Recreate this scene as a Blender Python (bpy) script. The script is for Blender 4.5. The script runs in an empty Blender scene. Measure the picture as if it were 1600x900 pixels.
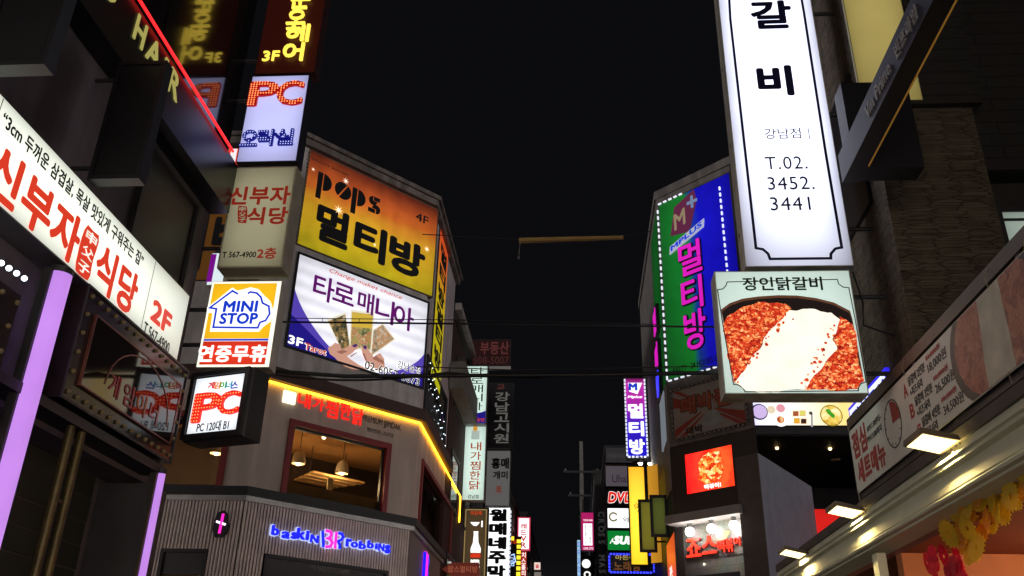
import bpy, math, random
from mathutils import Vector, Matrix
random.seed(7)
SC = bpy.context.scene
COL = SC.collection
R = math.radians

# ------------------------------------------------------------------ camera
F_PX = 1378.725861
DX = (0.99739228, -0.00902873, -0.07160385)
DY = (0.06843427, 0.43341702, 0.89859136)
DZ = (0.02292119, -0.90114825, 0.43290467)
CAM = Vector((0, 0, 1.6))
cd = bpy.data.cameras.new('camera')
cam = bpy.data.objects.new('camera', cd)
COL.objects.link(cam)
cd.sensor_width = 36
cd.lens = F_PX / 1600 * 36
cd.clip_end = 3000
cam.matrix_world = Matrix(((DX[0], -DX[1], -DX[2], CAM.x), (DY[0], -DY[1], -DY[2], CAM.y),
                           (DZ[0], -DZ[1], -DZ[2], CAM.z), (0, 0, 0, 1)))
SC.camera = cam
# ------------------------------------------------------------------ night sky, exposure
W_ = bpy.data.worlds.new('World')
SC.world = W_
W_.use_nodes = True
nt = W_.node_tree
nt.nodes.clear()
o_ = nt.nodes.new('ShaderNodeOutputWorld')
b1 = nt.nodes.new('ShaderNodeBackground')
sk = nt.nodes.new('ShaderNodeTexSky')
sk.sky_type = 'NISHITA'
sk.sun_disc = False
sk.sun_elevation = R(-4)
sk.sun_rotation = R(200)
nt.links.new(sk.outputs[0], b1.inputs[0])
b1.inputs[1].default_value = 0.01
b2 = nt.nodes.new('ShaderNodeBackground')          # night sky, plus a horizon glow added to light the walls
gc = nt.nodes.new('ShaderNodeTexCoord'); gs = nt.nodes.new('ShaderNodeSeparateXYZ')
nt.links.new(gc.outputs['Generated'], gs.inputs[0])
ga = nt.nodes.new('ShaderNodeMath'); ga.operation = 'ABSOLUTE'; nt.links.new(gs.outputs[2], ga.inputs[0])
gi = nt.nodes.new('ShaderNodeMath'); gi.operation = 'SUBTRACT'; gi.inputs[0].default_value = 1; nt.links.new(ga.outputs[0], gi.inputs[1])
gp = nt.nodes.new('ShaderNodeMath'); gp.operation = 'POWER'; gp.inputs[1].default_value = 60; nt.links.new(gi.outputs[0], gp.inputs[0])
gm = nt.nodes.new('ShaderNodeMix'); gm.data_type = 'RGBA'      # added fill glow at the horizon, out of view, brightening the walls
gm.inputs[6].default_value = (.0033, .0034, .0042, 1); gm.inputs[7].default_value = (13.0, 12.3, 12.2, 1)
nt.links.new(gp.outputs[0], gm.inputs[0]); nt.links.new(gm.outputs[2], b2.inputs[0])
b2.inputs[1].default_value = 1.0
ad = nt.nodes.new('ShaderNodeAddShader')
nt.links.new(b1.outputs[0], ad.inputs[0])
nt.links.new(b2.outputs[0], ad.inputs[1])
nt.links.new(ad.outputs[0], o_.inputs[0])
SC.view_settings.view_transform = 'Standard'
SC.view_settings.look = 'None'
SC.view_settings.exposure = 0
SC.view_settings.gamma = 1
try:
    SC.cycles.use_denoising = True
    SC.cycles.sample_clamp_indirect = 4
    SC.cycles.max_bounces = 6
    SC.cycles.caustics_reflective = False
    SC.cycles.caustics_refractive = False
except Exception:
    pass

# ------------------------------------------------------------------ materials
def lin(c):
    return tuple(((v/255)/12.92 if v/255 <= .04045 else ((v/255+.055)/1.055)**2.4) for v in c)
MATS = {}
def nodes_of(name):
    m = bpy.data.materials.new(name)
    m.use_nodes = True
    n = m.node_tree
    return m, n, n.nodes['Principled BSDF'], n.links
def mat(name, rgb, rough=.6, metal=0, var=.25, scale=3, bump=0, bscale=40, spec=.5, coat=0, dirt=0):
    if name in MATS: return MATS[name]
    m, n, p, L = nodes_of(name)
    c = lin(rgb)
    tc = n.nodes.new('ShaderNodeTexCoord')
    tx = n.nodes.new('ShaderNodeTexNoise')
    tx.inputs['Scale'].default_value = scale
    tx.inputs['Detail'].default_value = 6
    L.new(tc.outputs['Object'], tx.inputs['Vector'])
    rp = n.nodes.new('ShaderNodeValToRGB')
    rp.color_ramp.elements[0].position = .3
    rp.color_ramp.elements[1].position = .7
    rp.color_ramp.elements[0].color = (*[v*(1-var) for v in c], 1)
    rp.color_ramp.elements[1].color = (*[min(1, v*(1+var)) for v in c], 1)
    L.new(tx.outputs['Fac'], rp.inputs[0])
    col = rp.outputs[0]
    if dirt:                                         # rain streaks and grime
        mp = n.nodes.new('ShaderNodeMapping'); mp.inputs['Scale'].default_value = (2.6, 2.6, .35)
        L.new(tc.outputs['Object'], mp.inputs[0])
        t4 = n.nodes.new('ShaderNodeTexNoise'); t4.inputs['Scale'].default_value = 1.3; t4.inputs['Detail'].default_value = 7
        L.new(mp.outputs[0], t4.inputs['Vector'])
        r4 = n.nodes.new('ShaderNodeValToRGB'); r4.color_ramp.elements[0].position = .42; r4.color_ramp.elements[1].position = .62
        r4.color_ramp.elements[0].color = (1-dirt, 1-dirt, 1-dirt*1.05, 1)
        L.new(t4.outputs['Fac'], r4.inputs[0])
        m4 = n.nodes.new('ShaderNodeMix'); m4.data_type = 'RGBA'; m4.blend_type = 'MULTIPLY'; m4.inputs[0].default_value = 1
        L.new(col, m4.inputs[6]); L.new(r4.outputs[0], m4.inputs[7]); col = m4.outputs[2]
    L.new(col, p.inputs['Base Color'])
    p.inputs['Roughness'].default_value = rough
    p.inputs['Metallic'].default_value = metal
    p.inputs['Specular IOR Level'].default_value = spec
    p.inputs['Coat Weight'].default_value = coat
    if bump:
        t2 = n.nodes.new('ShaderNodeTexNoise')
        t2.inputs['Scale'].default_value = bscale
        L.new(tc.outputs['Object'], t2.inputs['Vector'])
        b = n.nodes.new('ShaderNodeBump')
        b.inputs['Strength'].default_value = bump
        b.inputs['Distance'].default_value = .02
        L.new(t2.outputs['Fac'], b.inputs['Height'])
        L.new(b.outputs[0], p.inputs['Normal'])
    MATS[name] = m
    return m
def lit(name, rgb, s=1.0, edge=0.0, var=0.0, vscale=2.5, rough=.35, tubes=0.0):
    """backlit acrylic / neon: emission, dimmer away from the tubes inside"""
    if name in MATS: return MATS[name]
    m, n, p, L = nodes_of(name)
    c = lin(rgb)
    p.inputs['Base Color'].default_value = (*[v*.6 for v in c], 1)
    p.inputs['Roughness'].default_value = rough
    p.inputs['Specular IOR Level'].default_value = .2
    p.inputs['Emission Color'].default_value = (*c, 1)
    p.inputs['Emission Strength'].default_value = s
    if edge or var or tubes: backlight(n, p, L, s, edge, var, vscale, tubes)
    MATS[name] = m
    return m
def backlight(n, p, L, s, edge, var, vscale, tubes=0):
    tc = n.nodes.new('ShaderNodeTexCoord')
    def M(op, a, b=None):
        q = n.nodes.new('ShaderNodeMath'); q.operation = op
        for i, v in enumerate((a, b)):
            if v is None: continue
            if isinstance(v, (int, float)): q.inputs[i].default_value = v
            else: L.new(v, q.inputs[i])
        return q.outputs[0]
    sp = n.nodes.new('ShaderNodeSeparateXYZ')
    L.new(tc.outputs['Generated'], sp.inputs[0])
    val = None
    for ax in ('X', 'Z'):
        e = M('ABSOLUTE', M('MULTIPLY', M('SUBTRACT', sp.outputs[ax], .5), 2))
        f = M('SUBTRACT', 1, M('MULTIPLY', M('POWER', e, 3), edge))
        val = f if val is None else M('MULTIPLY', val, f)
    if var:
        tx = n.nodes.new('ShaderNodeTexNoise')
        tx.inputs['Scale'].default_value = vscale
        tx.inputs['Detail'].default_value = 1
        L.new(tc.outputs['Object'], tx.inputs['Vector'])
        val = M('MULTIPLY', val, M('ADD', 1-var, M('MULTIPLY', tx.outputs['Fac'], 2*var)))
    if tubes:
        w = M('ADD', 1-tubes, M('MULTIPLY', M('SINE', M('MULTIPLY', sp.outputs['Z'], 44)), tubes))
        val = M('MULTIPLY', val, w)
    L.new(M('MULTIPLY', val, s), p.inputs['Emission Strength'])
def ramp_lit(name, stops, s=1.0, axis='Z', edge=0.0, var=0.0, noise=0.0, nscale=3, const=False):
    """backlit print with a colour blend printed on it"""
    if name in MATS: return MATS[name]
    m, n, p, L = nodes_of(name)
    tc = n.nodes.new('ShaderNodeTexCoord')
    sp = n.nodes.new('ShaderNodeSeparateXYZ')
    L.new(tc.outputs['Generated'], sp.inputs[0])
    rp = n.nodes.new('ShaderNodeValToRGB')
    if const: rp.color_ramp.interpolation = 'CONSTANT'
    els = rp.color_ramp.elements
    while len(els) < len(stops): els.new(.5)
    for e, (pos, c) in zip(els, stops):
        e.position = pos; e.color = (*lin(c), 1)
    src = sp.outputs[axis]
    if noise:
        tx = n.nodes.new('ShaderNodeTexNoise')
        tx.inputs['Scale'].default_value = nscale
        L.new(tc.outputs['Object'], tx.inputs['Vector'])
        q = n.nodes.new('ShaderNodeMath'); q.operation = 'MULTIPLY_ADD'
        L.new(tx.outputs['Fac'], q.inputs[0]); q.inputs[1].default_value = noise
        k = n.nodes.new('ShaderNodeMath'); k.operation = 'SUBTRACT'
        L.new(src, k.inputs[0]); k.inputs[1].default_value = noise/2
        L.new(k.outputs[0], q.inputs[2]); src = q.outputs[0]
    L.new(src, rp.inputs[0])
    L.new(rp.outputs[0], p.inputs['Base Color'])
    L.new(rp.outputs[0], p.inputs['Emission Color'])
    p.inputs['Emission Strength'].default_value = s
    p.inputs['Roughness'].default_value = .4
    p.inputs['Specular IOR Level'].default_value = .2
    if edge or var: backlight(n, p, L, s, edge, var, 2.5)
    MATS[name] = m
    return m
def food(name, stops, s, scale, stretch=(1, 1, 1), emit=True):
    """printed photograph of small glossy pieces of food"""
    if name in MATS: return MATS[name]
    m, n, p, L = nodes_of(name)
    tc = n.nodes.new('ShaderNodeTexCoord')
    mp = n.nodes.new('ShaderNodeMapping'); mp.inputs['Scale'].default_value = stretch
    L.new(tc.outputs['Object'], mp.inputs[0])
    nz = n.nodes.new('ShaderNodeTexNoise'); nz.inputs['Scale'].default_value = scale*.6
    nz.inputs['Detail'].default_value = 3
    L.new(mp.outputs[0], nz.inputs['Vector'])
    mx = n.nodes.new('ShaderNodeMix'); mx.data_type = 'VECTOR'
    mx.inputs[0].default_value = .12
    L.new(mp.outputs[0], mx.inputs[4]); L.new(nz.outputs['Color'], mx.inputs[5])
    vo = n.nodes.new('ShaderNodeTexVoronoi'); vo.inputs['Scale'].default_value = scale
    L.new(mx.outputs[1], vo.inputs['Vector'])
    n2 = n.nodes.new('ShaderNodeTexNoise'); n2.inputs['Scale'].default_value = scale*1.7
    n2.inputs['Detail'].default_value = 4
    L.new(mp.outputs[0], n2.inputs['Vector'])
    sp = n.nodes.new('ShaderNodeSeparateColor'); L.new(vo.outputs['Color'], sp.inputs[0])
    a = n.nodes.new('ShaderNodeMath'); a.operation = 'MULTIPLY_ADD'
    L.new(n2.outputs['Fac'], a.inputs[0]); a.inputs[1].default_value = .9
    b = n.nodes.new('ShaderNodeMath'); b.operation = 'MULTIPLY_ADD'
    L.new(sp.outputs[0], b.inputs[0]); b.inputs[1].default_value = .55; b.inputs[2].default_value = -.25
    L.new(b.outputs[0], a.inputs[2])
    rp = n.nodes.new('ShaderNodeValToRGB')
    els = rp.color_ramp.elements
    while len(els) < len(stops): els.new(.5)
    for e, (pos, c) in zip(els, stops):
        e.position = pos; e.color = (*lin(c), 1)
    L.new(a.outputs[0], rp.inputs[0])
    L.new(rp.outputs[0], p.inputs['Base Color'])
    p.inputs['Roughness'].default_value = .5
    if emit:
        L.new(rp.outputs[0], p.inputs['Emission Color'])
        p.inputs['Emission Strength'].default_value = s
    MATS[name] = m
    return m
def brick(name, c1, c2, mortar, sc=5, bw=.5, rh=.25, rough=.8, bump=.4, msize=.02):
    if name in MATS: return MATS[name]
    m, n, p, L = nodes_of(name)
    tc = n.nodes.new('ShaderNodeTexCoord')
    sp = n.nodes.new('ShaderNodeSeparateXYZ'); L.new(tc.outputs['Object'], sp.inputs[0])
    ad = n.nodes.new('ShaderNodeMath'); ad.operation = 'ADD'
    L.new(sp.outputs[0], ad.inputs[0]); L.new(sp.outputs[1], ad.inputs[1])
    cb = n.nodes.new('ShaderNodeCombineXYZ')
    L.new(ad.outputs[0], cb.inputs[0]); L.new(sp.outputs[2], cb.inputs[1])
    bt = n.nodes.new('ShaderNodeTexBrick')
    bt.inputs['Scale'].default_value = sc
    bt.inputs['Brick Width'].default_value = bw
    bt.inputs['Row Height'].default_value = rh
    bt.inputs['Mortar Size'].default_value = msize
    for k, c in (('Color1', c1), ('Color2', c2), ('Mortar', mortar)):
        bt.inputs[k].default_value = (*lin(c), 1)
    L.new(cb.outputs[0], bt.inputs['Vector'])
    tx = n.nodes.new('ShaderNodeTexNoise'); tx.inputs['Scale'].default_value = 2.5; tx.inputs['Detail'].default_value = 8
    L.new(tc.outputs['Object'], tx.inputs['Vector'])
    mx = n.nodes.new('ShaderNodeMix'); mx.data_type = 'RGBA'; mx.blend_type = 'MULTIPLY'
    mx.inputs[0].default_value = .6
    L.new(bt.outputs[0], mx.inputs[6]); L.new(tx.outputs['Color'], mx.inputs[7])
    L.new(mx.outputs[2], p.inputs['Base Color'])
    p.inputs['Roughness'].default_value = rough
    b = n.nodes.new('ShaderNodeBump'); b.inputs['Strength'].default_value = bump; b.inputs['Distance'].default_value = .03
    t3 = n.nodes.new('ShaderNodeTexNoise'); t3.inputs['Scale'].default_value = 14; t3.inputs['Detail'].default_value = 5
    L.new(tc.outputs['Object'], t3.inputs['Vector'])
    q = n.nodes.new('ShaderNodeMath'); q.operation = 'SUBTRACT'
    L.new(t3.outputs['Fac'], q.inputs[0]); L.new(bt.outputs['Fac'], q.inputs[1])
    L.new(q.outputs[0], b.inputs['Height'])
    L.new(b.outputs[0], p.inputs['Normal'])
    MATS[name] = m
    return m
def glass(name, tint=(200, 205, 200), refl=.5, rough=.03):
    if name in MATS: return MATS[name]
    m = bpy.data.materials.new(name); m.use_nodes = True
    n = m.node_tree; L = n.links; n.nodes.clear()
    o = n.nodes.new('ShaderNodeOutputMaterial')
    t = n.nodes.new('ShaderNodeBsdfTransparent'); t.inputs[0].default_value = (*lin(tint), 1)
    g = n.nodes.new('ShaderNodeBsdfGlossy'); g.inputs['Roughness'].default_value = rough
    f = n.nodes.new('ShaderNodeFresnel'); f.inputs[0].default_value = 1.5
    q = n.nodes.new('ShaderNodeMath'); q.operation = 'MULTIPLY'; q.inputs[1].default_value = refl
    L.new(f.outputs[0], q.inputs[0])
    mx = n.nodes.new('ShaderNodeMixShader')
    L.new(q.outputs[0], mx.inputs[0]); L.new(t.outputs[0], mx.inputs[1]); L.new(g.outputs[0], mx.inputs[2])
    L.new(mx.outputs[0], o.inputs[0])
    MATS[name] = m
    return m

BLACK = mat('black_paint', (24, 24, 28), .45, var=.15)
INK = mat('black_ink', (22, 22, 26), .5, var=.05)
NAVY = mat('navy_ink', (24, 22, 66), .5, var=.05)
DARK = mat('dark_metal', (48, 47, 50), .5, var=.25, bump=.1)
GREYM = mat('grey_sheet_metal', (120, 120, 118), .4, .6, var=.15)
CABW = mat('pale_sign_cabinet', (205, 205, 194), .5, var=.15, scale=6, dirt=.3)
RUBBER = mat('cable_rubber', (14, 14, 15), .6)
ALU = mat('aluminium_trim', (190, 185, 180), .3, .8, var=.2)

# ------------------------------------------------------------------ geometry helpers
XF = {}                                             # parent name -> (location, rotz)
def ray(px, py):
    c = (px-800, py-450, F_PX)
    return Vector((sum(a*b for a, b in zip(c, DX)), sum(a*b for a, b in zip(c, DY)), sum(a*b for a, b in zip(c, DZ))))
class Frame:
    """a vertical plane: u runs to the right as seen from in front, d out of it, z up"""
    def __init__(s, p0, rot):
        s.p = Vector((p0[0], p0[1], 0)); s.rot = R(rot)
        s.dir = Vector((math.cos(s.rot), math.sin(s.rot), 0)); s.n = Vector((math.sin(s.rot), -math.cos(s.rot), 0))
    def W(s, u, d, z): return s.p + s.dir*u + s.n*d + Vector((0, 0, z))
    def uv(s, px, py, d=0):
        r = ray(px, py); t = s.n.dot(s.p + s.n*d - CAM)/s.n.dot(r); q = CAM + r*t
        return ((q-s.p).dot(s.dir), q.z)
def on_z(z, px, py):
    r = ray(px, py); return CAM + r*((z-CAM.z)/r.z)
def on_x(x, px, py):
    r = ray(px, py); return CAM + r*(x/r.x)
def on_y(y, px, py):
    r = ray(px, py); return CAM + r*(y/r.y)
FW = Frame((0, 0), 0)
class MB:
    def __init__(s): s.v = []; s.f = []; s.mi = []; s.cur = 0
    def add(s, vs, fs):
        b = len(s.v); s.v += [Vector(q) for q in vs]
        for f in fs: s.f.append([b+i for i in f]); s.mi.append(s.cur)
        return s
    def box(s, fr, u0, u1, d0, d1, z0, z1):
        if u0 > u1: u0, u1 = u1, u0
        if d0 > d1: d0, d1 = d1, d0
        if z0 > z1: z0, z1 = z1, z0
        vs = [fr.W(u, d, z) for z in (z0, z1) for d in (d1, d0) for u in (u0, u1)]
        return s.add(vs, [(0, 1, 5, 4), (3, 2, 6, 7), (2, 0, 4, 6), (1, 3, 7, 5), (4, 5, 7, 6), (2, 3, 1, 0)])
    def bev(s, fr, u0, u1, d0, d1, z0, z1, b):
        """box with its front edge chamfered"""
        n = len(s.v)
        A = [(u0, z0), (u1, z0), (u1, z1), (u0, z1)]
        Bq = [(u0+b, z0+b), (u1-b, z0+b), (u1-b, z1-b), (u0+b, z1-b)]
        vs = [fr.W(u, d0, z) for u, z in A]+[fr.W(u, d1-b, z) for u, z in A]+[fr.W(u, d1, z) for u, z in Bq]
        fs = [(3, 2, 1, 0), (8, 9, 10, 11)]
        for k in (0, 4):
            for i in range(4):
                j = (i+1) % 4; fs.append((k+i, k+j, k+4+j, k+4+i))
        return s.add(vs, fs)
    def prism(s, fr, pts, d0, d1):
        a = sum(p[0]*q[1]-q[0]*p[1] for p, q in zip(pts, pts[1:]+pts[:1]))
        if a < 0: pts = pts[::-1]
        n = len(pts)
        vs = [fr.W(u, d1, z) for u, z in pts]+[fr.W(u, d0, z) for u, z in pts]
        return s.add(vs, [list(range(n)), list(range(2*n-1, n-1, -1))]+[(i+n, (i+1) % n+n, (i+1) % n, i) for i in range(n)])
    def plan(s, pts, z0, z1):
        a = sum(p[0]*q[1]-q[0]*p[1] for p, q in zip(pts, pts[1:]+pts[:1]))
        if a < 0: pts = pts[::-1]
        n = len(pts)
        vs = [(x, y, z1) for x, y in pts]+[(x, y, z0) for x, y in pts]
        return s.add(vs, [list(range(n)), list(range(2*n-1, n-1, -1))]+[(i+n, (i+1) % n+n, (i+1) % n, i) for i in range(n)])
    def tube(s, pts, r, k=8, caps=True):
        pts = [Vector(p) for p in pts]; b = len(s.v); n = len(pts)
        for i, p in enumerate(pts):
            t = (pts[min(i+1, n-1)]-pts[max(i-1, 0)]).normalized()
            a = t.cross(Vector((0, 0, 1)) if abs(t.z) < .9 else Vector((0, 1, 0))).normalized(); c = t.cross(a)
            rr = r[i] if isinstance(r, (list, tuple)) else r
            for j in range(k):
                an = 2*math.pi*j/k; s.v.append(p+a*math.cos(an)*rr+c*math.sin(an)*rr)
        for i in range(n-1):
            for j in range(k):
                s.f.append([b+i*k+j, b+i*k+(j+1) % k, b+(i+1)*k+(j+1) % k, b+(i+1)*k+j]); s.mi.append(s.cur)
        if caps:
            s.f.append([b+j for j in range(k)][::-1]); s.mi.append(s.cur)
            s.f.append([b+(n-1)*k+j for j in range(k)]); s.mi.append(s.cur)
        return s
    def lathe(s, c, prof, k=16):
        """profile of (radius, z) turned about a vertical axis"""
        b = len(s.v); n = len(prof)
        for r, z in prof:
            for j in range(k):
                an = 2*math.pi*j/k; s.v.append(Vector((c[0]+r*math.cos(an), c[1]+r*math.sin(an), c[2]+z)))
        for i in range(n-1):
            for j in range(k):
                s.f.append([b+i*k+j, b+i*k+(j+1) % k, b+(i+1)*k+(j+1) % k, b+(i+1)*k+j]); s.mi.append(s.cur)
        return s
    def ribbon(s, fr, pts, w, d0, d1, closed=False):
        """a flat stroke of even width"""
        n = len(pts); L_, R_ = [], []
        for i in range(n):
            p = Vector(pts[i])
            a = Vector(pts[i-1]) if (i > 0 or closed) else None
            c = Vector(pts[(i+1) % n]) if (i < n-1 or closed) else None
            t1 = (p-a).normalized() if a is not None and (p-a).length > 1e-9 else None
            t2 = (c-p).normalized() if c is not None and (c-p).length > 1e-9 else None
            if t1 is None: t1 = t2
            if t2 is None: t2 = t1
            m = t1+t2
            m = m.normalized() if m.length > 1e-6 else t1
            nn = Vector((-m.y, m.x)); k = 1/max(.45, nn.dot(Vector((-t1.y, t1.x))))
            L_.append(p+nn*w/2*k); R_.append(p-nn*w/2*k)
        b = len(s.v)
        for P in (L_, R_):
            for d in (d1, d0):
                for q in P: s.v.append(fr.W(q.x, d, q.y))
        idx = lambda side, back, i: b+side*2*n+back*n+(i % n)
        for i in range(n if closed else n-1):
            for q in ((idx(1, 0, i), idx(1, 0, i+1), idx(0, 0, i+1), idx(0, 0, i)),
                      (idx(0, 1, i), idx(0, 1, i+1), idx(1, 1, i+1), idx(1, 1, i)),
                      (idx(0, 0, i), idx(0, 0, i+1), idx(0, 1, i+1), idx(0, 1, i)),
                      (idx(1, 1, i), idx(1, 1, i+1), idx(1, 0, i+1), idx(1, 0, i))):
                s.f.append(list(q)); s.mi.append(s.cur)
        if not closed:
            for i, fl in ((0, 0), (n-1, 1)):
                q = [idx(0, 0, i), idx(0, 1, i), idx(1, 1, i), idx(1, 0, i)]
                s.f.append(q[::-1] if fl else q); s.mi.append(s.cur)
        return s
    def panel(s, fr, u0, u1, z0, z1, holes, d0, d1):
        """wall slab with rectangular openings"""
        us = sorted({u0, u1, *[h[i] for h in holes for i in (0, 1)]}); zs = sorted({z0, z1, *[h[i] for h in holes for i in (2, 3)]})
        inside = lambda i, j: 0 <= i < len(us)-1 and 0 <= j < len(zs)-1 and u0-1e-6 <= us[i] and us[i+1] <= u1+1e-6 and z0-1e-6 <= zs[j] and zs[j+1] <= z1+1e-6 and not any(
            h[0]-1e-6 <= us[i] and us[i+1] <= h[1]+1e-6 and h[2]-1e-6 <= zs[j] and zs[j+1] <= h[3]+1e-6 for h in holes)
        for i in range(len(us)-1):
            for j in range(len(zs)-1):
                if not inside(i, j): continue
                a, b, c, e = us[i], us[i+1], zs[j], zs[j+1]
                Q = lambda *l: s.add([fr.W(*q) for q in l], [(0, 1, 2, 3)])
                Q((a, d1, c), (b, d1, c), (b, d1, e), (a, d1, e)); Q((b, d0, c), (a, d0, c), (a, d0, e), (b, d0, e))
                if not inside(i-1, j): Q((a, d0, c), (a, d1, c), (a, d1, e), (a, d0, e))
                if not inside(i+1, j): Q((b, d1, c), (b, d0, c), (b, d0, e), (b, d1, e))
                if not inside(i, j-1): Q((a, d0, c), (b, d0, c), (b, d1, c), (a, d1, c))
                if not inside(i, j+1): Q((a, d1, e), (b, d1, e), (b, d0, e), (a, d0, e))
        return s
    def build(s, name, m, parent=None, smooth=False):
        me = bpy.data.meshes.new(name)
        if parent is not None:
            loc, rz = XF[parent.name]; cs, sn = math.cos(-rz), math.sin(-rz)
            vs = []
            for q in s.v:
                x, y, z = q-loc; vs.append((x*cs-y*sn, x*sn+y*cs, z))
        else: vs = [tuple(q) for q in s.v]
        me.from_pydata(vs, [], s.f)
        ms = m if isinstance(m, list) else [m]
        for k in ms: me.materials.append(k)
        if len(ms) > 1: me.polygons.foreach_set('material_index', s.mi)
        if smooth: me.polygons.foreach_set('use_smooth', [True]*len(s.f))
        me.update()
        o = bpy.data.objects.new(name, me); COL.objects.link(o)
        if parent is not None:
            o.parent = parent; XF[o.name] = XF[parent.name]
        else: XF[o.name] = (Vector((0, 0, 0)), 0)
        return o
def tag(o, label, cat, group=None, kind=None):
    if label: o['label'] = label
    if cat: o['category'] = cat
    if group: o['group'] = group
    if kind: o['kind'] = kind
    return o
def thing(name, label, cat, loc, rz=0, group=None):
    o = bpy.data.objects.new(name, None); COL.objects.link(o)
    o.empty_display_size = .1
    o.location = loc; o.rotation_euler = (0, 0, rz); XF[o.name] = (Vector(loc), rz)
    return tag(o, label, cat, group)
def struct(name, mb, m): return tag(mb.build(name, m), None, None, None, 'structure')
def box(name, m, parent, fr, *a): return MB().box(fr, *a).build(name, m, parent)

TXT = {}
def glyphs(s, bold, ext, shear=0, res=3, spacing=1.0):
    key = (s, round(bold, 3), shear, spacing)
    if key in TXT: return TXT[key]
    c = bpy.data.curves.new('glyphs', 'FONT'); c.body = s; c.extrude = .5; c.resolution_u = res; c.shear = shear
    c.space_character = spacing+bold*1.2; c.align_x = 'LEFT'
    o = bpy.data.objects.new('glyphs', c)
    me = bpy.data.meshes.new_from_object(o)
    v0 = [tuple(v.co) for v in me.vertices]; f0 = [tuple(p.vertices) for p in me.polygons]
    bpy.data.objects.remove(o); bpy.data.curves.remove(c); bpy.data.meshes.remove(me)
    vs, fs = list(v0), list(f0)
    if bold:                                         # heavier weights: the stroke swept round a small octagon
        for k in range(8):
            a = math.pi*k/4+.2; dx, dy = math.cos(a)*bold, math.sin(a)*bold; b = len(vs)
            vs += [(x+dx, y+dy, z*(1-.006*(k+1))) for x, y, z in v0]; fs += [tuple(i+b for i in f) for f in f0]
    TXT[key] = (vs, fs); return vs, fs
def text_mb(mb, fr, s, u0, u1, z0, z1, d0, d1, bold=0, shear=0, spacing=1.0, rise=0):
    vs, fs = glyphs(s, bold, 0, shear, 3, spacing)
    xs = [v[0] for v in vs]; ys = [v[1] for v in vs]
    ax, bx, ay, by = min(xs), max(xs), min(ys), max(ys)
    out = []
    for x, y, z in vs:
        out.append(fr.W(u0+(x-ax)/(bx-ax)*(u1-u0), d0+(z+.5)*(d1-d0), z0+(y-ay)/max(1e-6, by-ay)*(z1-z0)+rise*(x-ax)/(bx-ax)))
    return mb.add(out, fs)
def mid_rect(fr, x0, y0, x1, y1):
    xc = (x0+x1)/2; return fr.uv(x0, (y0+y1)/2)[0], fr.uv(x1, (y0+y1)/2)[0], fr.uv(xc, y1)[1], fr.uv(xc, y0)[1]
def led_points(fr, s, u0, u1, z0, z1, bold, step):
    """evenly spaced points inside the letter strokes"""
    vs, fs = glyphs(s, bold, 0); xs = [v[0] for v in vs]; ys = [v[1] for v in vs]
    ax, bx, ay, by = min(xs), max(xs), min(ys), max(ys)
    P = [(u0+(x-ax)/(bx-ax)*(u1-u0), z0+(y-ay)/(by-ay)*(z1-z0)) for x, y, z in vs]
    tris = []
    for f in fs:
        if all(vs[i][2] > 0 for i in f):
            for k in range(1, len(f)-1): tris.append((P[f[0]], P[f[k]], P[f[k+1]]))
    def ins(p):
        for a, b, c in tris:
            d1 = (b[0]-a[0])*(p[1]-a[1])-(b[1]-a[1])*(p[0]-a[0]); d2 = (c[0]-b[0])*(p[1]-b[1])-(c[1]-b[1])*(p[0]-b[0]); d3 = (a[0]-c[0])*(p[1]-c[1])-(a[1]-c[1])*(p[0]-c[0])
            if (d1 >= 0 and d2 >= 0 and d3 >= 0) or (d1 <= 0 and d2 <= 0 and d3 <= 0): return True
        return False
    out = []; nz = int((z1-z0)/step)+1; nu = int((u1-u0)/step)+1
    for i in range(nu+1):
        for j in range(nz+1):
            p = (u0+(i+.5)*step, z0+(j+.5)*step); m = step*.22
            if all(ins((p[0]+a, p[1]+b)) for a, b in ((m, 0), (-m, 0), (0, m), (0, -m))): out.append(p)
    return out
SPH = {}
def bulb(name, parent, fr, u, d, z, r, m, sq=1.0):
    """small lamp; copies share one mesh"""
    key = (round(r, 4), m.name)
    if key not in SPH:
        mb = MB(); prof = [(math.sin(math.pi*i/6)*r, -math.cos(math.pi*i/6)*r) for i in range(7)]
        prof[0] = (1e-4, -r); prof[-1] = (1e-4, r)
        mb.lathe((0, 0, 0), prof, 10)
        me = bpy.data.meshes.new(name); me.from_pydata([tuple(q) for q in mb.v], [], mb.f); me.materials.append(m)
        me.polygons.foreach_set('use_smooth', [True]*len(mb.f)); SPH[key] = me
    o = bpy.data.objects.new(name, SPH[key]); COL.objects.link(o)
    q = fr.W(u, d, z)
    if parent is not None:
        loc, rz = XF[parent.name]; q = Matrix.Rotation(-rz, 3, 'Z') @ (q-loc); o.parent = parent
    o.location = q
    return o
def rough_poly(pts, amp, it=3, rnd=random):
    for _ in range(it):
        out = []
        for i, p in enumerate(pts):
            q = pts[(i+1) % len(pts)]; L = math.hypot(q[0]-p[0], q[1]-p[1])
            out.append(p)
            out.append(((p[0]+q[0])/2+rnd.uniform(-1, 1)*L*amp, (p[1]+q[1])/2+rnd.uniform(-1, 1)*L*amp))
        pts = out
    return pts
def disc(c, r, n=24, a0=0, a1=360, rz=None):
    return [(c[0]+r*math.cos(R(a0+(a1-a0)*i/(n if a1-a0 >= 360 else n-1))), c[1]+(rz or r)*math.sin(R(a0+(a1-a0)*i/(n if a1-a0 >= 360 else n-1)))) for i in range(n)]

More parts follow.
